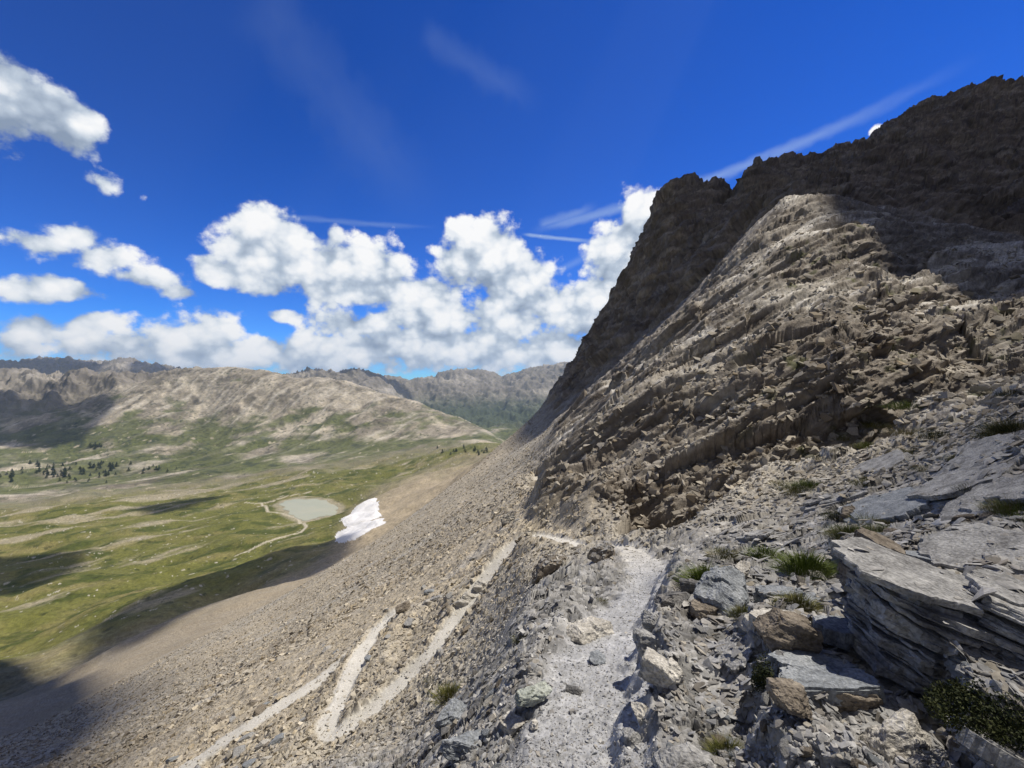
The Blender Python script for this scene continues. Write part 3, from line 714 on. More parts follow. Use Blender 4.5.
# ------------------------------------------------------------------ rocks
def rock_mat(name, c1, c2, c3, sc=6.0, band=0.0):
    m, nt, b = new_mat(name)
    tc = N(nt, 'ShaderNodeTexCoord')
    oi = N(nt, 'ShaderNodeObjectInfo')
    ad = N(nt, 'ShaderNodeVectorMath', operation='ADD'); nt.links.new(tc.outputs['Object'], ad.inputs[0]); nt.links.new(oi.outputs['Location'], ad.inputs[1])
    n1 = N(nt, 'ShaderNodeTexNoise'); n1.inputs['Scale'].default_value = sc; n1.inputs['Detail'].default_value = 7; n1.inputs['Roughness'].default_value = .62
    nt.links.new(ad.outputs[0], n1.inputs['Vector'])
    rp = N(nt, 'ShaderNodeValToRGB'); e = rp.color_ramp.elements
    e[0].position = .33; e[0].color = (*c1, 1); e[1].position = .70; e[1].color = (*c3, 1); x = e.new(.5); x.color = (*c2, 1)
    nt.links.new(n1.outputs['Fac'], rp.inputs[0])
    # fine grain and hair cracks
    n2 = N(nt, 'ShaderNodeTexNoise'); n2.inputs['Scale'].default_value = sc * 9; n2.inputs['Detail'].default_value = 5
    nt.links.new(ad.outputs[0], n2.inputs['Vector'])
    vo = N(nt, 'ShaderNodeTexVoronoi', feature='DISTANCE_TO_EDGE'); vo.inputs['Scale'].default_value = sc * 1.3
    sx = N(nt, 'ShaderNodeVectorMath', operation='MULTIPLY'); sx.inputs[1].default_value = (.8, .8, 4.0)
    wn = N(nt, 'ShaderNodeVectorMath', operation='ADD'); nt.links.new(ad.outputs[0], wn.inputs[0])
    ws = N(nt, 'ShaderNodeVectorMath', operation='SCALE'); ws.inputs['Scale'].default_value = .25 / sc * 3; nt.links.new(n1.outputs['Color'], ws.inputs[0]); nt.links.new(ws.outputs[0], wn.inputs[1])
    nt.links.new(wn.outputs[0], sx.inputs[0]); nt.links.new(sx.outputs[0], vo.inputs['Vector'])
    cr = N(nt, 'ShaderNodeMapRange'); cr.inputs[1].default_value = 0; cr.inputs[2].default_value = .03; cr.inputs[3].default_value = .82; cr.inputs[4].default_value = 1
    nt.links.new(vo.outputs['Distance'], cr.inputs[0])
    g = N(nt, 'ShaderNodeMapRange'); g.inputs[1].default_value = .3; g.inputs[2].default_value = .7; g.inputs[3].default_value = .62; g.inputs[4].default_value = 1.34
    nt.links.new(n2.outputs['Fac'], g.inputs[0])
    mu = N(nt, 'ShaderNodeMath', operation='MULTIPLY'); nt.links.new(cr.outputs[0], mu.inputs[0]); nt.links.new(g.outputs[0], mu.inputs[1])
    mx = N(nt, 'ShaderNodeMix', data_type='RGBA', blend_type='MULTIPLY'); mx.inputs[0].default_value = 1
    nt.links.new(rp.outputs[0], mx.inputs[6]); nt.links.new(mu.outputs[0], mx.inputs[7]); nt.links.new(mx.outputs[2], b.inputs['Base Color'])
    hb = N(nt, 'ShaderNodeMath', operation='ADD'); nt.links.new(n2.outputs['Fac'], hb.inputs[0]); nt.links.new(cr.outputs[0], hb.inputs[1])
    bp = N(nt, 'ShaderNodeBump'); bp.inputs['Strength'].default_value = .7; bp.inputs['Distance'].default_value = .13 / sc
    nt.links.new(hb.outputs[0], bp.inputs['Height']); nt.links.new(bp.outputs[0], b.inputs['Normal'])
    return m
RM = {
    'grey': rock_mat('grey_limestone', (.17, .168, .165), (.31, .31, .305), (.47, .468, .455), 7),
    'pale': rock_mat('pale_limestone', (.30, .28, .24), (.46, .44, .40), (.60, .58, .53), 7),
    'brown': rock_mat('brown_sandstone', (.13, .11, .085), (.215, .185, .15), (.32, .285, .235), 6),
    'slate': rock_mat('blue_grey_slate', (.15, .165, .185), (.26, .28, .30), (.38, .40, .42), 8),
    'green': rock_mat('greenish_schist', (.24, .26, .23), (.36, .39, .35), (.46, .48, .43), 5),
    'dark': rock_mat('dark_shale', (.075, .075, .08), (.14, .14, .14), (.22, .21, .20), 8),
}
_ico = {}
def ico(sub_):
    if sub_ not in _ico:
        bm = bmesh.new(); bmesh.ops.create_icosphere(bm, subdivisions=sub_, radius=1)
        bm.verts.ensure_lookup_table()
        _ico[sub_] = (np.array([v.co[:] for v in bm.verts]), np.array([[v.index for v in f.verts] for f in bm.faces])); bm.free()
    return _ico[sub_]
def rock_mesh(name, size, seed, mat, sub_=5, boxy=9.0, cuts=10, layers=4, lay=0.05, rough=0.05):
    V, T_ = ico(sub_); r_ = np.random.default_rng(seed)
    p = V / ((np.abs(V) ** boxy).sum(1, keepdims=True) ** (1 / boxy))
    for _ in range(cuts):
        nrm = r_.normal(size=3) * (1, 1, .7); nrm /= np.linalg.norm(nrm)
        dlim = r_.uniform(.62, 1.0)
        e_ = np.maximum(p @ nrm - dlim, 0); p = p - e_[:, None] * nrm
    o = seed * 3.7
    zz = p[:, 2] * layers * .5 + .35 * fbm(p[:, 0] * .8 + o, p[:, 1] * .8, p[:, 2] * .8, 2, seed)
    k = np.floor(zz); fr = zz - k
    ins = _f(_h(k.astype(np.int64), k.astype(np.int64) * 0, k.astype(np.int64) * 0, seed))
    groove = 1 - sstep(0, .12, np.minimum(fr, 1 - fr))
    hor = 1 - lay * (ins * .9 + groove * .55)
    p[:, 0] *= hor; p[:, 1] *= hor
    s3 = np.asarray(size) / 2
    w_ = p * s3
    L0 = float(np.mean(s3))
    a = w_ / L0
    nn = V / np.linalg.norm(V, axis=1, keepdims=True)
    dsp = rough * 2.2 * fbm(a[:, 0] * 1.3 + o, a[:, 1] * 1.3, a[:, 2] * 2, 4, seed + 1)
    dsp = dsp + rough * 1.6 * shards3(a[:, 0] * 1.6 + o, a[:, 1] * 1.6, a[:, 2] * 3.4, seed + 2)
    dsp = dsp + rough * .7 * shards3(a[:, 0] * 4 + o, a[:, 1] * 4, a[:, 2] * 9, seed + 3)
    w_ = w_ + nn * (dsp * L0)[:, None]
    return mesh_from(name, w_, T_, mat, False)

def layered_mesh(name, size, seed, mat, nl, over=0.0):
    """a bedded rock: thin uneven beds, each with its own broken outline"""
    r_ = np.random.default_rng(seed)
    m_ = 9
    an = np.sort(r_.uniform(0, 6.283, m_)); an = np.linspace(0, 6.283, m_, endpoint=False) + r_.uniform(-.22, .22, m_)
    rad = r_.uniform(.82, 1.08, m_)
    corner = np.c_[np.cos(an), np.sin(an)] * rad[:, None]
    corner = corner / (np.abs(corner) ** 4).sum(1, keepdims=True) ** .25 * r_.uniform(.86, 1.04, (m_, 1))
    per = 9
    base = np.vstack([corner[i] + (corner[(i + 1) % m_] - corner[i]) * np.linspace(0, 1, per, endpoint=False)[:, None] for i in range(m_)])
    n_ = len(base)
    hts = r_.uniform(.35, 1.6, nl) ** 1.5; hts /= hts.sum()
    V = []; Fc = []; z = -.5
    ph = np.arange(n_) / n_ * 6.283
    for k in range(nl):
        t = (z + .5)
        top = max(0, k - (nl - 1 - nl // 3)) / max(1, nl // 3)
        sc_ = 1 - .10 * r_.random() - .5 * top * r_.random()
        off = np.array([over * (t - .5), 0]) + r_.normal(0, .025, 2) + top * r_.normal(0, .2, 2)
        jag = fbm(np.cos(ph) * 3.1 + k * 5.3 + seed, np.sin(ph) * 3.1, ph * 0 + k * 2.1, 4, seed + k) * .13
        jag = jag + (_f(_h((ph * 4.5).astype(np.int64), ph.astype(np.int64) * 0 + k, ph.astype(np.int64) * 0, seed)) - .5) * .11
        o_ = base * (sc_ + jag)[:, None] + off
        tx, ty = r_.normal(0, .05, 2)
        z1 = z + hts[k] * 1.06
        rings = [(1.0, z), (1.0 + r_.normal(0, .008), z + hts[k] * .8), (.985, z1), (.80, z1 + .01 * r_.normal()), (.45, z1 + .015 * r_.normal())]
        b0 = len(V)
        for s_, zz in rings:
            wob = 0.006 * r_.normal(size=n_)
            q_ = off + (o_ - off) * (s_ + wob)[:, None]
            for p in q_: V.append((p[0] * size[0] / 2, p[1] * size[1] / 2, (zz + tx * p[0] + ty * p[1]) * size[2]))
        for g_ in range(len(rings) - 1):
            for i in range(n_):
                j = (i + 1) % n_
                Fc.append((b0 + g_ * n_ + i, b0 + g_ * n_ + j, b0 + (g_ + 1) * n_ + j, b0 + (g_ + 1) * n_ + i))
        c0 = len(V); V.append((off[0] * size[0] / 2, off[1] * size[1] / 2, (z1 + tx * off[0] + ty * off[1]) * size[2]))
        gl_ = b0 + (len(rings) - 1) * n_
        for i in range(0, n_): Fc.append((gl_ + i, gl_ + (i + 1) % n_, c0, c0))
        z += hts[k]
    me = bpy.data.meshes.new(name)
    me.from_pydata(V, [], [tuple(dict.fromkeys(f)) for f in Fc]); me.materials.append(mat); me.update()
    return me

def rock(name, px, py, size, rot, seed, mat, label, cat, sink=0.25, dpx=None, group=None, at=None, **kw):
    """size in metres (w, depth, h); px, py is where its middle meets the ground"""
    p = np.array(at) if at is not None else hit(px, py)[0]
    bed = kw.pop('beds', 0)
    me = layered_mesh(name, size, seed, RM[mat], bed, kw.pop('over', 0)) if bed else rock_mesh(name, size, seed, RM[mat], **kw)
    o = link(name, me, label=label, category=cat)
    if group: o['group'] = group
    o.location = (p[0], p[1], p[2] + size[2] * (0.5 - sink))
    o.rotation_euler = tuple(R(a) for a in rot)
    return o

def px2m(px, py, w): 
    return w * hit(px, py)[0][1] / F

ROCKS = [
 # name, px, py, (w, depth, h px), rot, seed, material, label, category, sink
 ('boulder', 722, 602, (62, 52, 34), (18, -24, 35), 3, 'slate', 'tilted blue-grey slab boulder perched on small stones right of the path', 'boulder', .15),
 ('stone', 702, 618, (30, 22, 20), (5, 10, 20), 4, 'brown', 'brown squarish stone under the low edge of the tilted blue-grey slab', 'stone', .25),
 ('stone', 742, 580, (26, 16, 14), (0, -10, 60), 5, 'pale', 'small tan stone touching the upper end of the tilted slab', 'stone', .2),
 ('stone', 728, 618, (24, 18, 16), (0, 15, 10), 6, 'pale', 'whitish block wedged against the front of the tilted slab', 'stone', .25),
 ('boulder', 782, 650, (58, 40, 44), (0, 8, -12), 7, 'brown', 'rounded brown boulder under a white ledge beside the shaded gully', 'boulder', .25),
 ('rock_ledge', 780, 628, (84, 46, 20), (0, 4, 8), 8, 'pale', 'white flat-topped ledge above the rounded brown boulder', 'rock', .3),
 ('rock_block', 790, 712, (36, 36, 30), (0, 2, -4), 9, 'brown', 'square brown block at the left end of the low rock course', 'rock', .25),
 ('rock_block', 842, 712, (74, 36, 30), (0, 3, 2), 10, 'brown', 'long brown block with a pale vein in the low rock course', 'rock', .25),
 ('boulder', 893, 752, (72, 60, 42), (0, -14, 20), 11, 'pale', 'pale grey boulder at the foot of the dark overhang, bottom edge', 'boulder', .3),
 ('flat_rock', 1010, 764, (110, 60, 20), (0, 28, 10), 12, 'grey', 'grey slab slanting down in the dark corner below the bush', 'rock', .3),
 ('boulder', 692, 766, (74, 50, 26), (0, 6, 10), 13, 'grey', 'low pale boulder half buried at the bottom edge beside the gravel', 'boulder', .4),
 ('rock_outcrop', 925, 628, (130, 110, 92), (6, 16, -40), 14, 'grey', 'big grey overhanging outcrop with a flaky top and brownish shaded face', 'rock outcrop', .45),
 ('rock_outcrop', 868, 575, (58, 70, 60), (0, 10, -25), 15, 'brown', 'brown upright outcrop block at the far end of the overhang', 'rock outcrop', .4),
 ('rock_outcrop', 1030, 640, (110, 100, 70), (0, 14, -30), 16, 'grey', 'cracked grey outcrop block above the dark bush, at the frame edge', 'rock outcrop', .45),
 ('flat_rock', 810, 668, (86, 40, 14), (0, 5, 5), 17, 'slate', 'thin blue-grey slab stacked above the long brown block', 'rock', .3),
 ('flat_rock', 828, 688, (96, 40, 16), (0, -3, -4), 18, 'slate', 'bluish layered slab right under the thin slab in the shaded wall', 'rock', .3),
 ('flat_rock', 838, 646, (60, 40, 14), (0, 6, 12), 19, 'slate', 'dark bluish slab at the top of the shaded stack', 'rock', .3),
 ('stone', 533, 703, (40, 26, 16), (0, 8, 25), 20, 'green', 'flat greenish-grey stone at the left edge of the path', 'stone', .3),
 ('stone', 534, 728, (9, 13, 7), (0, 5, 20), 21, 'pale', 'small bright white stone below the flat greenish stone', 'stone', .2),
 ('stone', 573, 692, (16, 9, 5), (0, 0, -8), 22, 'dark', 'thin dark stone lying on the path gravel', 'stone', .2),
 ('rock_hump', 585, 634, (60, 50, 24), (0, 6, 30), 23, 'pale', 'pale cracked bedrock hump at the left side of the path', 'rock', .55),
 ('rock', 643, 716, (24, 22, 20), (0, 12, 10), 24, 'pale', 'whitish rounded rock at the lower end of the path-side ledge', 'rock', .35),
 ('rock', 664, 676, (44, 30, 26), (0, 14, -30), 25, 'pale', 'white cracked rock in the middle of the path-side ledge', 'rock', .4),
 ('rock', 650, 648, (30, 26, 24), (0, 10, 15), 26, 'grey', 'hollow rock in the path-side ledge above the white one', 'rock', .4),
 ('rock', 655, 627, (34, 24, 18), (0, 8, -20), 27, 'grey', 'pale grey rock at the upper end of the path-side ledge', 'rock', .4),
 ('rock', 630, 742, (20, 20, 20), (0, 5, 0), 28, 'grey', 'small grey rock at the foot of the path-side ledge', 'rock', .4),
 ('rock', 672, 605, (40, 24, 16), (0, -8, 24), 29, 'dark', 'dark flat rock behind the path-side ledge', 'rock', .4),
 ('rock', 690, 590, (28, 22, 18), (0, 10, 60), 30, 'dark', 'dark rock beside the bright green tuft', 'rock', .4),
 ('rock_outcrop', 548, 572, (44, 30, 24), (0, -30, 20), 31, 'brown', 'dark brown outcrop jutting out below the path bend', 'rock outcrop', .4),
 ('rock_outcrop', 604, 556, (30, 20, 14), (0, -25, 20), 32, 'brown', 'small brown outcrop between path and bend', 'rock outcrop', .4),
 ('rock_outcrop', 508, 523, (20, 12, 12), (0, -30, 20), 33, 'dark', 'small dark outcrop on the scree above the path corner', 'rock outcrop', .35),
 ('rock', 404, 611, (16, 10, 9), (0, -20, 10), 34, 'brown', 'brown rock at the upper hairpin of the path', 'rock', .3),
 ('boulder', 850, 520, (30, 24, 20), (0, 10, 15), 35, 'brown', 'brown boulder on the slope above the long grass', 'boulder', .35),
 ('flat_rock', 925, 566, (56, 44, 13), (0, 8, 15), 36, 'slate', 'bluish flat boulder on top of the big overhang', 'boulder', .35),
 ('flat_rock', 990, 600, (96, 70, 18), (0, 12, -15), 37, 'grey', 'broad grey slab on top of the outcrop by the frame edge', 'boulder', .4),
 ('rock', 470, 748, (58, 36, 20), (0, 8, 20), 38, 'slate', 'bluish slab in the rubble left of the path, bottom edge', 'rock', .4),
 ('rock', 512, 726, (30, 24, 14), (0, 8, -20), 39, 'pale', 'pale flat stone in the rubble above the bluish slab', 'rock', .35),
 ('rock', 455, 722, (40, 26, 16), (0, -12, 30), 40, 'slate', 'blue-grey stone beside the olive tuft on the left rubble', 'rock', .35),
 ('rock', 598, 661, (22, 18, 8), (0, 4, 40), 41, 'slate', 'smooth blue-grey stone embedded in the path margin', 'rock', .4),
]
strew_later = []
for nm, px, py, sp, rot, seed, mat, lab, cat, sink in ROCKS:
    d_ = hit(px, py)[0][1]
    sz = tuple(v * d_ / F for v in sp)
    kw = dict(beds=max(4, int(sp[2] / 4.2)), over=-.3) if nm == 'rock_outcrop' and sp[0] > 50 else dict(beds=max(2, int(sp[2] / 6))) if 'flat' in nm or 'ledge' in nm else {}
    rock(nm, px, py, sz, rot, seed, mat, lab, cat, sink, sub_=6 if sp[0] > 90 else 5 if sp[0] > 30 else 4, **kw)

for k, (px, py, wp, dp, hp) in enumerate([(985, 556, 150, 110, 16), (1010, 505, 120, 100, 15), (900, 515, 120, 100, 13), (960, 488, 90, 80, 11), (985, 455, 110, 80, 10),
        (890, 468, 80, 60, 9), (790, 602, 64, 50, 10), (740, 655, 60, 44, 8), (835, 500, 60, 50, 8), (765, 540, 54, 44, 8)]):
    p_, i_, j_ = hit(px, py); d_ = p_[1]
    o = rock('flat_rock', px, py, tuple(v * d_ / F for v in (wp, dp, hp * 3)), (0, 0, 0), 140 + k, ('grey', 'grey', 'slate', 'grey')[k % 4],
         'flat layered bedrock rock breaking through the flaky slope right of the path', 'rock', .80, group='flat bedrock rocks in the right-hand slope', beds=9)
    nv = boxblur(boxblur(NRM, 12, 0), 12, 1)[i_, j_] if False else NRM[max(0, i_ - 25):i_ + 25, max(0, j_ - 25):j_ + 25].mean((0, 1))
    q_ = Vector(nv / np.linalg.norm(nv) + np.array([-.12, -.03, 0])).to_track_quat('Z', 'Y') @ Euler((0, 0, rng.uniform(0, 6.28))).to_quaternion()
    o.rotation_euler = q_.to_euler()
    strew_later.append(o)
# stone steps on the steep leg of the path
STEP_L = ['lowest flat stone step on the steep leg of the path', 'second stone step from below on the steep path leg', 'third stone step from below on the steep path leg',
          'fourth stone step from below, beside a dark gap', 'topmost stone step on the steep leg of the path']
for k, (px, py, w_) in enumerate([(462, 604, 15), (467, 600, 12), (470, 597, 13), (478, 590, 13), (481, 586, 11)]):
    d_ = hit(px, py)[0][1]
    rock('stone_step', px, py, (w_ * d_ / F * 1.1, .34, .24), (0, 4, 15), 60 + k, 'pale', STEP_L[k], 'step', .35, group='stone steps on the path', sub_=4)

# ------------------------------------------------------------------ loose stones
def stone_shape(seed, flat):
    r_ = np.random.default_rng(seed)
    P_ = r_.uniform(-1, 1, (11, 3)); P_ /= np.maximum(1, np.linalg.norm(P_, axis=1, keepdims=True) / 1.1)
    P_ *= (1, r_.uniform(.55, .9), flat)
    bm = bmesh.new()
    for q_ in P_: bm.verts.new(q_)
    res = bmesh.ops.convex_hull(bm, input=bm.verts)
    bmesh.ops.delete(bm, geom=[g for g in res['geom_interior'] if isinstance(g, bmesh.types.BMVert)], context='VERTS')
    bmesh.ops.triangulate(bm, faces=bm.faces)
    bm.verts.ensure_lookup_table(); bm.verts.index_update()
    v = np.array([x.co[:] for x in bm.verts]); f = np.array([[x.index for x in y.verts] for y in bm.faces]); bm.free()
    return v, f
SHAPES = [stone_shape(400 + k, (.28, .4, .6)[k % 3]) for k in range(24)] + [stone_shape(450 + k, .13) for k in range(8)]
NRM = normals(X, Y, Z); NRM = blur(blur(NRM, 2, 0), 2, 1); NRM /= np.linalg.norm(NRM, axis=-1, keepdims=True)
runm = np.maximum.accumulate(Z / RR, 1)
VISM = (Z / RR) >= runm - 0.004
base_ok = front & VISM & (RR > 1.2) & (VAL < 0.5)

def basis(nv, ang):
    t = np.cross(nv, np.c_[np.cos(ang), np.sin(ang), 0 * ang]); t /= np.linalg.norm(t, axis=1, keepdims=True) + 1e-9
    return np.stack([t, np.cross(nv, t), nv], -1)
def pick(mask, nn):
    ii = np.flatnonzero(mask.ravel())
    return rng.choice(ii, min(nn, len(ii)), replace=False)
STONE_TONES = np.array([(.33, .33, .328), (.43, .43, .425), (.27, .255, .235), (.52, .51, .48), (.22, .195, .165), (.36, .32, .25), (.29, .30, .32)], np.float32)
def strew(name, pos, nrm0, r_, g_, smin, smax, power, jit=.28, flat=None, cap=.013):
    n_ = len(pos)
    u_ = rng.random(n_)
    s_ = smin * (1 - u_ * (1 - (smin / smax) ** power)) ** (-1 / power)
    s_ = np.clip(s_, r_ * 0.0022, r_ * cap)
    nv = nrm0 + rng.normal(0, jit, (n_, 3)); nv /= np.linalg.norm(nv, axis=1, keepdims=True)
    B = basis(nv, rng.uniform(0, 6.28, n_))
    pos = pos + nrm0 * (s_ * .12)[:, None]
    tone = STONE_TONES[rng.choice(7, n_, p=[.3, .2, .16, .08, .08, .1, .08])]
    tone = tone * (1 + (np.array([1.08, 1.0, .86]) - 1) * sstep(5, 14, r_)[:, None]); tone = tone * .55 + g_ * .45
    tone = tone * rng.uniform(.75, 1.2, (n_, 1))
    sh = rng.integers(0, 24, n_) if flat is None else 24 + rng.integers(0, 8, n_)
    Vs, Fs, Cs = [], [], []; off = 0
    for k, (v, f) in enumerate(SHAPES):
        m = np.flatnonzero(sh == k)
        if not len(m): continue
        w_ = np.einsum('nij,vj->nvi', B[m], v) * s_[m][:, None, None] + pos[m][:, None, :]
        Vs.append(w_.reshape(-1, 3)); Fs.append((f[None] + (np.arange(len(m)) * len(v))[:, None, None] + off).reshape(-1, 3))
        Cs.append(np.repeat(tone[m], len(v), 0)); off += len(m) * len(v)
    me = mesh_from(name, np.vstack(Vs), np.vstack(Fs), M_stone, False, np.vstack(Cs))
    return link(name, me, kind='stuff')
def rubble(name, mask, nn, *a_):
    ii = pick(mask, nn)
    pos = np.stack([X.ravel()[ii], Y.ravel()[ii], Z.ravel()[ii]], 1)
    return strew(name, pos, NRM.reshape(-1, 3)[ii], RR.ravel()[ii], C_all[ii], *a_)
def strew_on(o, nn, *a_):
    """loose flakes lying on top of a rock"""
    bpy.context.view_layer.update()
    M = o.matrix_world; M3 = M.to_3x3()
    fs = [(M @ p.center, (M3 @ p.normal).normalized(), p.area) for p in o.data.polygons]
    fs = [(c, n, a) for c, n, a in fs if n.z > .75]
    if not fs: return
    ar = np.array([f[2] for f in fs]); ii = rng.choice(len(fs), nn, p=ar / ar.sum())
    pos = np.array([fs[i][0][:] for i in ii]); nr = np.array([fs[i][1][:] for i in ii])
    pos[:, :2] += rng.normal(0, .012, (nn, 2))
    return strew('rubble', pos, nr, np.hypot(pos[:, 0], pos[:, 1]), np.tile(np.array([[.33, .32, .30]]), (nn, 1)), *a_)
rubble_far = base_ok & (PM < .2) & (RR >= 32) & (RR < 170) & (RIB < .3) & (CLIFF < .1) & (VAL < .3)
M_stone = ground_mat('loose_stone', 40, 60, 0.004)
PDm = pd
near_slope = base_ok & (PM < .2) & (RR < 9) & (VISM)
rubble('rubble', near_slope & (NEARR < .5), 9000, .008, .10, 1.5)
rubble('rubble', near_slope & (NEARR >= .5), 7000, .008, .09, 1.5)
rubble('rubble', base_ok & (PM < .1) & (RR > 2.2) & (RR < 16) & (PX > 700) & (RIB < .3), 11000, .03, .16, 1.2, .16, True, .02)
rubble('rubble', base_ok & (PM > .3) & (RR < 9), 7000, .004, .022, 2.0)
rubble('rubble', base_ok & (PM < .2) & (RR >= 9) & (RR < 60) & (RIB < .4) & (CLIFF < .1), 28000, .03, .20, 1.7, .28, None, .0095)
rubble('rubble', base_ok & (PM > .1) & (RR >= 9) & (RR < 40), 500, .03, .08, 2.2)
rubble('rubble', rubble_far, 16000, .10, .36, 1.8)
rubble('rubble', base_ok & (RIB > .5) & (NRM[..., 2] > .72) & (RR < 100), 5000, .08, .6, 1.6)

for o in [o for o in COL.objects if o.name.startswith('rock_outcrop') and o.dimensions.x > .5] + strew_later: strew_on(o, 240, .012, .09, 1.2, .12, True, .03)
ZONES = [
 ('grey angular stone lying in the loose rubble left of the near path', 'stones in the rubble left of the path', near_slope & (PX < 575) & (PX > 380) & (RR < 6), 60, .03, .10),
 ('grey stone lying on the gravel shelf right of the near path', 'stones on the gravel shelf right of the path', near_slope & (PX > 640) & (PX < 760) & (RR < 7), 60, .025, .09),
 ('grey flake of stone lying on the flaky bedrock at right', 'stone flakes on the bedrock', near_slope & (PX > 770) & (RR < 8), 70, .03, .12),
 ('stone lying on the scree between the legs of the zigzag path', 'stones on the scree by the zigzag path', base_ok & (PM < .1) & (RR > 13) & (RR < 26) & (PX < 520) & (PX > 150), 60, .15, .38),
]
for lab, grp, mask, nn, s0, s1 in ZONES:
    ii = pick(mask, nn)
    for k, i in enumerate(ii):
        s_ = min(s0 * (s1 / s0) ** (rng.random() ** 1.8), RR.ravel()[i] * .016)
        sd = int(rng.integers(0, 9999))
        if k < 10:
            mt = ('grey', 'pale', 'slate', 'grey', 'brown')[k % 5]
            me = rock_mesh('stone', (2, 2 * rng.uniform(.55, .9), 2 * rng.uniform(.3, .6)), 500 + sd, RM[mt], sub_=3, cuts=9, layers=3, lay=.05, rough=.03)
            protos = [] if k == 0 else protos
            o = link('stone', me); protos.append(o)
        else:
            o = protos[k % 10].copy(); COL.objects.link(o)
        o['label'] = lab; o['category'] = 'stone'; o['group'] = grp
        nv = NRM.reshape(-1, 3)[i]
        o.location = (X.ravel()[i] + nv[0] * s_ * .1, Y.ravel()[i] + nv[1] * s_ * .1, Z.ravel()[i] + nv[2] * s_ * .1)
        q_ = Vector(nv + rng.normal(0, .15, 3)).to_track_quat('Z', 'Y') @ Euler((0, 0, rng.uniform(0, 6.28))).to_quaternion()
        o.rotation_euler = q_.to_euler(); o.scale = (s_, s_, s_)

# ------------------------------------------------------------------ tufts of grass and low bushes
def leaf_mat(name, c1, c2):
    m, nt, b = new_mat(name); b.inputs['Roughness'].default_value = .7
    tc = N(nt, 'ShaderNodeTexCoord'); nz = N(nt, 'ShaderNodeTexNoise'); nz.inputs['Scale'].default_value = 14; nz.inputs['Detail'].default_value = 3
    nt.links.new(tc.outputs['Object'], nz.inputs['Vector'])
    rp = N(nt, 'ShaderNodeValToRGB'); rp.color_ramp.elements[0].color = (*c1, 1); rp.color_ramp.elements[1].color = (*c2, 1)
    rp.color_ramp.elements[0].position = .35; rp.color_ramp.elements[1].position = .65
    nt.links.new(nz.outputs['Fac'], rp.inputs[0]); nt.links.new(rp.outputs[0], b.inputs['Base Color'])
    return m
LM = {'green': leaf_mat('fresh_grass', (.07, .10, .018), (.13, .165, .035)), 'olive': leaf_mat('olive_grass', (.075, .085, .02), (.16, .15, .05)),
      'dark': leaf_mat('dark_shrub', (.022, .03, .011), (.055, .062, .02)), 'dry': leaf_mat('dry_grass', (.13, .115, .05), (.24, .21, .11))}
def tuft_mesh(name, w_, dep, h, nb, seed, mat, bushy=False):
    nb = int(nb * (3 if bushy else 2.2)); h = h * (1 if bushy else .85)
    r_ = np.random.default_rng(seed); V = []; Fc = []
    for k in range(nb):
        a = r_.uniform(0, 6.28); rad = math.sqrt(r_.random())
        x0, y0 = w_ / 2 * rad * math.cos(a), dep / 2 * rad * math.sin(a)
        hh = h * r_.uniform(.5, 1.1) * (1 - .55 * rad * rad)
        if bushy:    # short leafy sprays spread through the whole crown
            zc = hh * r_.uniform(.1, 1)
            l = .05 * h + .022 * w_; dv = r_.normal(size=3) + np.array([0, 0, .5]); dv /= np.linalg.norm(dv); sv = np.cross(dv, r_.normal(size=3)); sv /= np.linalg.norm(sv)
            p = np.array([x0, y0, zc]); wd = l * .22
            q_ = [p - sv * wd * .5, p + dv * l * .5 - sv * wd, p + dv * l, p + dv * l * .5 + sv * wd]
        else:
            lean = np.array([math.cos(a), math.sin(a), 0]) * h * r_.uniform(.1, .8) * (.3 + rad) + r_.normal(0, .1 * h, 3) * (1, 1, 0)
            wd = max(.0012, h * .013); sv = np.array([-math.sin(a + r_.normal(0, .8)), math.cos(a), 0]) * wd
            p0 = np.array([x0, y0, -.1 * h]); p1 = p0 + lean * .35 + np.array([0, 0, hh * .65]); p2 = p0 + lean + np.array([0, 0, hh])
            q_ = [p0 - sv, p1 - sv * .7, p2, p1 + sv * .7]
        b0 = len(V); V += [tuple(t) for t in q_]; Fc.append((b0, b0 + 1, b0 + 2, b0 + 3))
    return mesh_from(name, V, Fc, LM[mat], False)
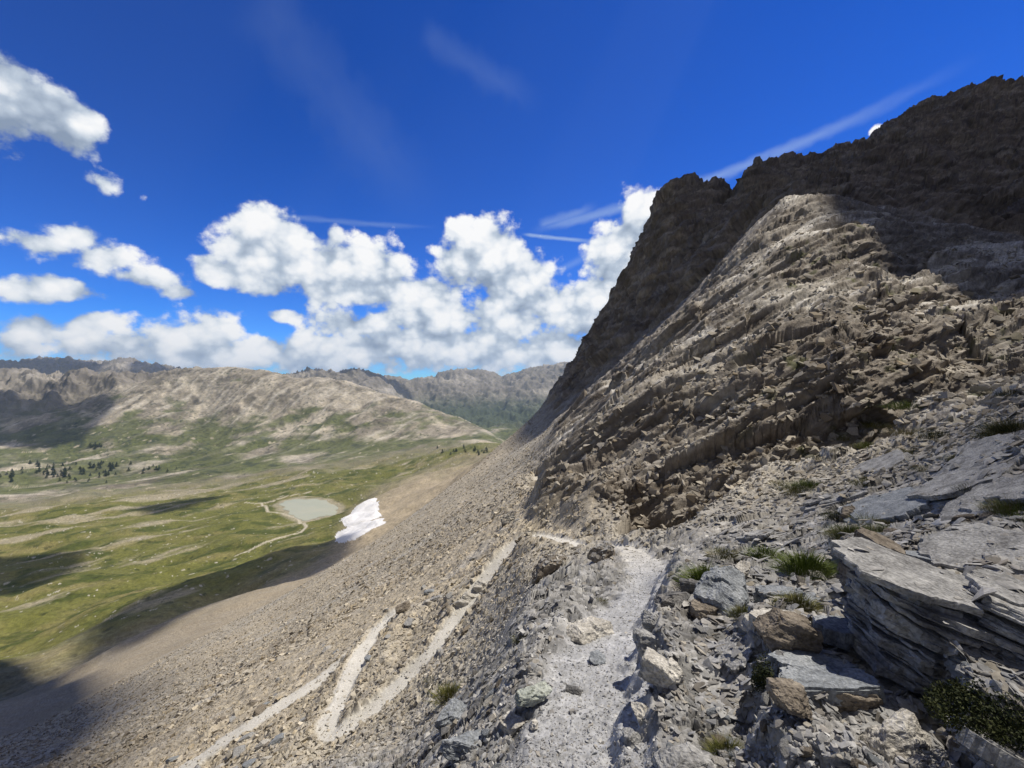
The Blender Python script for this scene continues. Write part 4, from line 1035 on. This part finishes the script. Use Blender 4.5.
TUFTS = [  # px, py (foot), width px, height px, blades, material, bushy, label
 (703, 584, 26, 30, 420, 'green', False, 'bright green grass tuft beside the path by the tilted slab'),
 (723, 556, 26, 14, 260, 'olive', False, 'olive grass clump above the bright green tuft'),
 (805, 572, 42, 30, 520, 'green', False, 'large green grass tuft in front of the upright brown outcrop'),
 (797, 610, 32, 22, 420, 'olive', False, 'round olive tuft below the large green tuft'),
 (746, 618, 22, 14, 260, 'olive', False, 'low olive tuft just right of the tilted slab'),
 (764, 558, 26, 18, 300, 'green', False, 'green tuft midway between the slab and the outcrop'),
 (725, 754, 26, 22, 340, 'olive', False, 'sparse olive plant at the bottom edge beside the low boulder'),
 (450, 699, 24, 20, 380, 'olive', False, 'olive tuft in the rubble left of the path'),
 (522, 640, 16, 9, 160, 'olive', False, 'small olive tuft on the slope left of the pale hump'),
 (432, 682, 12, 9, 120, 'dark', False, 'dark little tuft beside the lower zigzag leg'),
 (990, 722, 110, 32, 2000, 'dark', True, 'large dark bush hanging over the hollow at the lower right'),
 (752, 690, 22, 40, 500, 'dark', True, 'dark leafy plant in the crack beside the brown boulder'),
 (910, 455, 34, 13, 300, 'olive', False, 'olive grass patch high on the right slope, left of a darker one'),
 (940, 440, 44, 14, 340, 'dark', False, 'dark green grass patch high on the right slope'),
 (880, 428, 30, 12, 260, 'olive', False, 'pale olive patch under the shaded rock face'),
 (868, 485, 26, 13, 260, 'olive', False, 'olive tuft in the middle of the right slope'),
 (905, 408, 40, 14, 300, 'green', False, 'green strip of grass along the foot of the dark crag'),
 (958, 460, 34, 10, 240, 'olive', False, 'flat olive tuft near the crest of the right slope'),
 (970, 490, 26, 11, 220, 'dark', False, 'dark tuft on the flaky slope below the crest'),
 (1004, 504, 24, 11, 220, 'dark', False, 'dark tuft at the frame edge on the flaky slope'),
 (838, 520, 24, 14, 220, 'dark', False, 'dark tuft above the large green tuft'),
 (925, 470, 24, 9, 180, 'olive', False, 'thin olive tuft between two dark patches on the right slope'),
 (782, 486, 22, 9, 170, 'olive', False, 'small tuft on the stony slope under the long crag'),
 (1012, 396, 30, 12, 240, 'dark', False, 'dark grass on the skyline of the near slope, frame edge'),
 (600, 603, 14, 7, 120, 'olive', False, 'tiny tuft at the outer edge of the path'),
 (850, 440, 24, 10, 200, 'olive', False, 'dull tuft at the lower end of the grassy gully'),
 (820, 458, 22, 9, 180, 'dark', False, 'dark tuft beside the grassy gully'),
]
for k, (px, py, wp, hp, nb, mt, bu, lab) in enumerate(TUFTS):
    p, i_, j_ = hit(px, py); d_ = p[1]
    me = tuft_mesh('bush' if bu else 'grass_tuft', wp * d_ / F, wp * .7 * d_ / F, hp * d_ / F * 1.05, nb, 700 + k, mt, bu)
    o = link('bush' if bu else 'grass_tuft', me, label=lab, category='bush' if bu else 'grass tuft')
    o.location = (p[0], p[1], p[2] - .01 * d_ / 3)
# smaller tufts all over the right slope
ii = pick(base_ok & (PM < .05) & (RR > 3.5) & (RR < 22) & (PX > 690) & (RIB < .5) & (gsl > .35), 110)
TP = [tuft_mesh('grass_tuft', 1.0, .8, .45, 150, 800 + k, ('olive', 'dry', 'green', 'dark')[k % 4]) for k in range(8)]
for k, i in enumerate(ii):
    o = link('grass_tuft', TP[k % 8], label='small low grass tuft among the stones of the right-hand slope', category='grass tuft', group='small grass tufts on the stony slope')
    s_ = RR.ravel()[i] * rng.uniform(.02, .075)
    o.location = (X.ravel()[i], Y.ravel()[i], Z.ravel()[i] - .05 * s_); o.scale = (s_, s_, s_); o.rotation_euler = (0, 0, rng.uniform(0, 6.28))

# ------------------------------------------------------------------ conifers at the foot of the far ridge
def conifer_mesh(seed):
    r_ = np.random.default_rng(seed); V = []; Fc = []
    for k in range(150):
        t = r_.random() ** .8; rad = (1 - t) * .26 * r_.uniform(.5, 1.15) + .01; a = r_.uniform(0, 6.28)
        c = np.array([rad * math.cos(a), rad * math.sin(a), .08 + t * .92]); l = .06 + .10 * (1 - t)
        dv = np.array([math.cos(a), math.sin(a), -.35]) * l; sv = np.array([-math.sin(a), math.cos(a), r_.uniform(-.4, .4)]) * l * .55
        b0 = len(V); V += [tuple(c - dv * .6), tuple(c + sv), tuple(c + dv), tuple(c - sv)]; Fc.append((b0, b0 + 1, b0 + 2, b0 + 3))
    n0 = len(V)
    for z_, rr in ((0, .03), (.9, .006)):
        for q_ in range(5): V.append((rr * math.cos(q_ * 1.257), rr * math.sin(q_ * 1.257), z_))
    for q_ in range(5): Fc.append((n0 + q_, n0 + (q_ + 1) % 5, n0 + 5 + (q_ + 1) % 5, n0 + 5 + q_))
    return mesh_from('conifer', V, Fc, M_con, False)
M_con = leaf_mat('conifer_needles', (.016, .028, .012), (.038, .055, .02))
CT = [conifer_mesh(900 + k) for k in range(6)]
GROVES = [((12, 478), (2, 8), 10, 'dark conifer in the leftmost grove at the foot of the far ridge', 'conifers of the leftmost grove'),
          ((60, 474), (34, 9), 70, 'dark conifer in the broad grove at the foot of the far ridge', 'conifers of the broad grove'),
          ((110, 470), (14, 9), 26, 'dark conifer in the small grove right of the broad one', 'conifers of the small grove'),
          ((95, 447), (8, 4), 8, 'lone dark conifer on the slope above the groves', 'conifers above the groves'),
          ((160, 470), (12, 4), 9, 'dark conifer beside the pale rock bands', 'conifers by the pale rock bands'),
          ((470, 452), (20, 4), 22, 'dark conifer on the low ridge end near the scree fan', 'conifers on the ridge end')]
kk = 0
for (cx, cy_), (wx, wy), nn, lab, grp in GROVES:
    for k in range(nn):
        px = cx + rng.normal(0, wx * .6); py = cy_ + rng.normal(0, wy * .5)
        p, i_, j_ = hit(px, py, 800)
        if j_ >= NR - 2 or p[1] > 3000: continue
        o = link('conifer', CT[kk % 6], label=lab, category='conifer', group=grp); kk += 1
        s_ = rng.uniform(9, 17) * p[1] / 1600
        o.location = (p[0], p[1], p[2] - .3); o.scale = (s_ * 1.2, s_ * 1.2, s_); o.rotation_euler = (0, 0, rng.uniform(0, 6.28))
# ------------------------------------------------------------------ air
m_air = bpy.data.materials.new('air'); m_air.use_nodes = True; _nt = m_air.node_tree
_nt.nodes.remove(_nt.nodes['Principled BSDF'])
_v = _nt.nodes.new('ShaderNodeVolumePrincipled'); _v.inputs['Density'].default_value = HAZE; _v.inputs['Color'].default_value = (.55, .74, .98, 1); _v.inputs['Anisotropy'].default_value = 0.2
_nt.links.new(_v.outputs[0], _nt.nodes['Material Output'].inputs['Volume'])
bm = bmesh.new(); bmesh.ops.create_cube(bm, size=1)
zlo = float(Z.min()) - 1.5; zhi = max(float(Z[RR < 9500].max()) + 5, 300)
print('haze box', zlo, zhi)
for v in bm.verts: v.co = (v.co.x * 27400, v.co.y * 27400, zlo if v.co.z < 0 else min(zhi, 460))
me = bpy.data.meshes.new('haze'); bm.to_mesh(me); bm.free(); me.materials.append(m_air)
link('haze', me, kind='stuff')
# ------------------------------------------------------------------ camera, sun, sky
cam = bpy.data.cameras.new('camera'); co = bpy.data.objects.new('camera', cam); COL.objects.link(co)
co.rotation_euler = (R(90), 0, 0)
cam.sensor_width = 36; cam.lens = 36 * F / 1024; cam.clip_start = 0.05; cam.clip_end = 60000
sc.camera = co
sl = bpy.data.lights.new('sun', 'SUN'); so = bpy.data.objects.new('sun', sl); COL.objects.link(so)
sl.energy = 5.0; sl.angle = R(0.53); sl.color = (1.0, 0.925, 0.81)
so.rotation_euler = Vector(-SUN).to_track_quat('-Z', 'Y').to_euler()

w = bpy.data.worlds.new('World'); sc.world = w; w.use_nodes = True; w.cycles.sampling_method = 'NONE'
nt = w.node_tree; nt.nodes.clear()
def L(a, b): nt.links.new(a, b)
def MA(op, a, b=None, c=None, clamp=False):
    nd = nt.nodes.new('ShaderNodeMath'); nd.operation = op; nd.use_clamp = clamp
    for k, v in enumerate((a, b, c)):
        if v is None: continue
        if isinstance(v, (int, float)): nd.inputs[k].default_value = v
        else: L(v, nd.inputs[k])
    return nd.outputs[0]
def VM(op, a, b=None):
    nd = nt.nodes.new('ShaderNodeVectorMath'); nd.operation = op
    for k, v in enumerate((a, b)):
        if v is None: continue
        if isinstance(v, (tuple, list)): nd.inputs[k].default_value = v
        else: L(v, nd.inputs[k])
    return nd
out = nt.nodes.new('ShaderNodeOutputWorld')
sky = nt.nodes.new('ShaderNodeTexSky'); sky.sky_type = 'NISHITA'; sky.sun_disc = False
sky.sun_elevation = SUN_EL; sky.sun_rotation = SUN_AZ; sky.altitude = 2700; sky.air_density = 1.0; sky.dust_density = 0.1; sky.ozone_density = 4.0
tc = nt.nodes.new('ShaderNodeTexCoord')
sep = nt.nodes.new('ShaderNodeSeparateXYZ'); L(tc.outputs['Generated'], sep.inputs[0])
az = MA('ARCTAN2', sep.outputs[0], sep.outputs[1]); el = MA('ARCSINE', sep.outputs[2])
cmb = nt.nodes.new('ShaderNodeCombineXYZ'); L(az, cmb.inputs[0]); L(el, cmb.inputs[1])
ANG = cmb.outputs[0]
def ae(px, py):
    u = (px - CX) / F; v = (CY - py) / F
    return math.atan(u), math.atan(v / math.sqrt(1 + u * u))
BLOBS = [  # cumulus bodies: px, py, half width, half height (as seen from the path)
    (252, 228, 30, 24), (282, 250, 52, 34), (330, 268, 50, 34), (375, 280, 48, 30), (420, 296, 40, 24), (335, 238, 12, 12), (262, 272, 40, 26), (212, 272, 16, 14),
    (490, 245, 36, 26), (500, 270, 44, 32), (460, 268, 30, 22), (525, 282, 36, 30), (455, 228, 10, 8), (540, 305, 50, 24), (585, 320, 36, 30), (505, 320, 52, 26),
    (615, 262, 30, 40), (640, 225, 22, 28), (600, 300, 24, 26), (652, 205, 12, 10),
    (555, 348, 60, 22), (470, 345, 70, 22), (390, 348, 70, 22), (310, 356, 60, 18), (270, 352, 30, 14), (283, 316, 20, 7), (440, 318, 60, 16), (360, 325, 50, 14),
    (205, 333, 36, 28, .1), (175, 345, 44, 26, .2), (130, 345, 50, 28, .3), (80, 340, 46, 28, .3), (35, 332, 40, 24, .25), (10, 345, 56, 28, .3), (100, 322, 40, 14, .25), (215, 356, 56, 18, .2),
    (60, 290, 52, 14, .22), (20, 292, 48, 12, .22),
    (75, 235, 46, 18, .25), (40, 243, 50, 16, .3), (105, 258, 46, 20, .25), (145, 278, 50, 15, .25), (180, 292, 30, 10, .3),
    (15, 98, 44, 30), (62, 118, 40, 26), (-20, 108, 50, 32), (106, 184, 30, 22, .62), (146, 197, 20, 10, .85),
    (877, 131, 8, 6), (700, 352, 60, 30),
]
def density(vec, nz_scale, det=9):
    d = None
    for px, py, hw, hh, *bias in BLOBS:
        a0, e0 = ae(px, py); a1, _ = ae(px + hw, py); _, e1 = ae(px, py - hh); am, _ = ae(px - hw, py)
        ra = abs(a1 - am) / 2 * 1.25; re = abs(e1 - e0) * 1.3
        s = VM('SUBTRACT', vec, (a0, e0, 0)).outputs[0]
        s = VM('MULTIPLY', s, (1 / ra, 1 / re, 0)).outputs[0]
        l = VM('LENGTH', s).outputs['Value']
        if bias: l = MA('ADD', l, bias[0])
        if d is None: d = l
        else:
            d = MA('SMOOTH_MIN', d, l, 0.25)
    nz = nt.nodes.new('ShaderNodeTexNoise'); nz.noise_dimensions = '2D'; nz.inputs['Scale'].default_value = nz_scale; nz.inputs['Detail'].default_value = det; nz.inputs['Roughness'].default_value = 0.66
    wv = VM('MULTIPLY', vec, (1, 1.25, 1)).outputs[0]
    L(wv, nz.inputs['Vector'])
    vo = nt.nodes.new('ShaderNodeTexVoronoi'); vo.voronoi_dimensions = '2D'; vo.feature = 'F1'; vo.inputs['Scale'].default_value = nz_scale * 1.7; vo.inputs['Detail'].default_value = 2; vo.inputs['Roughness'].default_value = .5
    L(wv, vo.inputs['Vector'])
    bil = MA('SUBTRACT', 0.40, vo.outputs['Distance'])
    n = MA('ADD', MA('MULTIPLY', MA('SUBTRACT', nz.outputs['Fac'], 0.5), 1.65), MA('MULTIPLY', bil, 0.5))
    return MA('ADD', MA('SUBTRACT', 1.16, d), n), bil, n
D0, BIL, NN0 = density(ANG, 8.5)
D1, _b1, _n1 = density(VM('ADD', ANG, (0.012, 0.045, 0)).outputs[0], 8.5, 3)
alpha = nt.nodes.new('ShaderNodeMapRange'); alpha.interpolation_type = 'SMOOTHSTEP'; alpha.inputs[1].default_value = -0.04; alpha.inputs[2].default_value = 0.34
L(D0, alpha.inputs[0])
lit = MA('SUBTRACT', D0, D1)
lum = MA('ADD', MA('ADD', MA('MULTIPLY', lit, 0.26), MA('MULTIPLY', BIL, 0.42)), MA('ADD', 0.85, MA('MULTIPLY', NN0, 0.24)))
# corner darkening put into the colour of the upper-left clouds
dim = nt.nodes.new('ShaderNodeMapRange'); dim.interpolation_type = 'SMOOTHSTEP'; dim.inputs[1].default_value = -0.60; dim.inputs[2].default_value = -0.82; dim.inputs[3].default_value = 0; dim.inputs[4].default_value = 0.42
L(az, dim.inputs[0])
lum = MA('SUBTRACT', lum, MA('MULTIPLY', dim.outputs[0], MA('MULTIPLY', el, 2.2, clamp=True)))
ramp = nt.nodes.new('ShaderNodeValToRGB'); L(lum, ramp.inputs[0])
e = ramp.color_ramp.elements
e[0].position = 0.25; e[0].color = (.26, .33, .45, 1); e[1].position = 0.98; e[1].color = (1.0, 1.0, 1.0, 1)
x = e.new(0.55); x.color = (.50, .58, .69, 1); x = e.new(0.76); x.color = (.82, .86, .91, 1)
# broken grey cloud deck, unseen and added overhead and behind to neutralise blue fill
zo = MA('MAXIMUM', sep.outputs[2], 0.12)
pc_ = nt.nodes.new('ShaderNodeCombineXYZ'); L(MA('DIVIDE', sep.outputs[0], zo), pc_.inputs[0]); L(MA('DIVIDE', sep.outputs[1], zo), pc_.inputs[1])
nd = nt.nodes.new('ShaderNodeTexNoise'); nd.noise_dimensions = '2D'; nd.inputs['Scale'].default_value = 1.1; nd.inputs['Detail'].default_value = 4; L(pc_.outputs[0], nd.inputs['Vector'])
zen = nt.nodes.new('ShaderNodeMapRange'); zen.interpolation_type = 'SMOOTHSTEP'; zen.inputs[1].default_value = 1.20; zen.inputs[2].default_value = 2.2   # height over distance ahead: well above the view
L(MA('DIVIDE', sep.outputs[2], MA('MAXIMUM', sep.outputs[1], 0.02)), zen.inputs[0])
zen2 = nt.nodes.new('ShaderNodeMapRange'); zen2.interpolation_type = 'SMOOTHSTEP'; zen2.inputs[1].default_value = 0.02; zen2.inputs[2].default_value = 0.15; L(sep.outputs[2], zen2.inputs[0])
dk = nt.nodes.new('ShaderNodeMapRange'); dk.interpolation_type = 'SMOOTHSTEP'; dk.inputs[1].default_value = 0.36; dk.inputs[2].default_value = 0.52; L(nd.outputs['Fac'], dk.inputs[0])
FILL_DECK = MA('MULTIPLY', MA('MULTIPLY', zen.outputs[0], zen2.outputs[0]), dk.outputs[0])
# thin high streaks
def streak_node(p, q, width, strength):
    a = Vector((*ae(*p), 0)); bq = Vector((*ae(*q), 0)); d = bq - a; ln = d.length; d.normalize()
    s = VM('SUBTRACT', ANG, tuple(a)).outputs[0]
    t = MA('DIVIDE', VM('DOT_PRODUCT', s, tuple(d)).outputs['Value'], ln)
    c = MA('ABSOLUTE', VM('DOT_PRODUCT', s, (-d.y, d.x, 0)).outputs['Value'])
    nz = nt.nodes.new('ShaderNodeTexNoise'); nz.noise_dimensions = '2D'; nz.inputs['Scale'].default_value = 22; nz.inputs['Detail'].default_value = 6; L(ANG, nz.inputs['Vector'])
    c = MA('ADD', c, MA('MULTIPLY', MA('SUBTRACT', nz.outputs['Fac'], .5), width * 1.2))
    m = nt.nodes.new('ShaderNodeMapRange'); m.interpolation_type = 'SMOOTHSTEP'; m.inputs[1].default_value = width; m.inputs[2].default_value = 0; m.inputs[3].default_value = 0; m.inputs[4].default_value = 1
    L(c, m.inputs[0])
    w1 = nt.nodes.new('ShaderNodeMapRange'); w1.interpolation_type = 'SMOOTHSTEP'; w1.inputs[1].default_value = -.02; w1.inputs[2].default_value = .12; L(t, w1.inputs[0])
    w2 = nt.nodes.new('ShaderNodeMapRange'); w2.interpolation_type = 'SMOOTHSTEP'; w2.inputs[1].default_value = 1.02; w2.inputs[2].default_value = .6; L(t, w2.inputs[0])
    return MA('MULTIPLY', MA('MULTIPLY', MA('MULTIPLY', m.outputs[0], w1.outputs[0]), w2.outputs[0]), MA('MULTIPLY', MA('ADD', nz.outputs['Fac'], .3), strength))
st = None
for args in [((533, 230), (990, 52), 0.015, .34), ((522, 234), (602, 242), .006, .5), ((530, 285), (606, 246), .012, .18), ((270, 214), (440, 227), .008, .16),
             ((250, -20), (440, 215), .09, .045), ((420, 30), (545, 105), .035, .06), ((538, 226), (600, 205), .016, .25)]:
    s_ = streak_node(*args); st = s_ if st is None else MA('MAXIMUM', st, s_)
gam = nt.nodes.new('ShaderNodeGamma'); gam.inputs[1].default_value = 1.32; L(sky.outputs[0], gam.inputs[0])
hsv = nt.nodes.new('ShaderNodeHueSaturation'); hsv.inputs['Hue'].default_value = 0.507; hsv.inputs['Saturation'].default_value = 1.12; hsv.inputs['Value'].default_value = 0.585; L(gam.outputs[0], hsv.inputs['Color'])
tint = nt.nodes.new('ShaderNodeMix'); tint.data_type = 'RGBA'; tint.blend_type = 'MULTIPLY'; tint.inputs[0].default_value = 1
L(hsv.outputs[0], tint.inputs[6]); tint.inputs[7].default_value = (.42, 1.12, 1.68, 1)
bgs = nt.nodes.new('ShaderNodeBackground'); bgs.inputs[1].default_value = 0.10; L(tint.outputs[2], bgs.inputs[0])
bgc = nt.nodes.new('ShaderNodeBackground'); bgc.inputs[1].default_value = 1.0; L(ramp.outputs[0], bgc.inputs[0])
bgt = nt.nodes.new('ShaderNodeBackground'); bgt.inputs[1].default_value = 0.9; bgt.inputs[0].default_value = (.72, .90, 1, 1)
mx1 = nt.nodes.new('ShaderNodeMixShader'); L(st, mx1.inputs[0]); L(bgs.outputs[0], mx1.inputs[1]); L(bgt.outputs[0], mx1.inputs[2])
mx2 = nt.nodes.new('ShaderNodeMixShader'); L(alpha.outputs[0], mx2.inputs[0]); L(mx1.outputs[0], mx2.inputs[1]); L(bgc.outputs[0], mx2.inputs[2])
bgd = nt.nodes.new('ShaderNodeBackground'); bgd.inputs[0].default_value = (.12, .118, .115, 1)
mx3 = nt.nodes.new('ShaderNodeMixShader'); L(FILL_DECK, mx3.inputs[0]); L(mx2.outputs[0], mx3.inputs[1]); L(bgd.outputs[0], mx3.inputs[2])
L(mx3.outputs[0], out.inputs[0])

sc.view_settings.view_transform = 'Standard'; sc.view_settings.look = 'None'; sc.view_settings.gamma = 1; sc.view_settings.exposure = 0
sc.view_settings.use_curve_mapping = False
sc.render.engine = 'CYCLES'
cy = sc.cycles
cy.max_bounces = 5; cy.diffuse_bounces = 3; cy.glossy_bounces = 1; cy.transmission_bounces = 2; cy.volume_bounces = 1; cy.transparent_max_bounces = 4
cy.caustics_reflective = False; cy.caustics_refractive = False
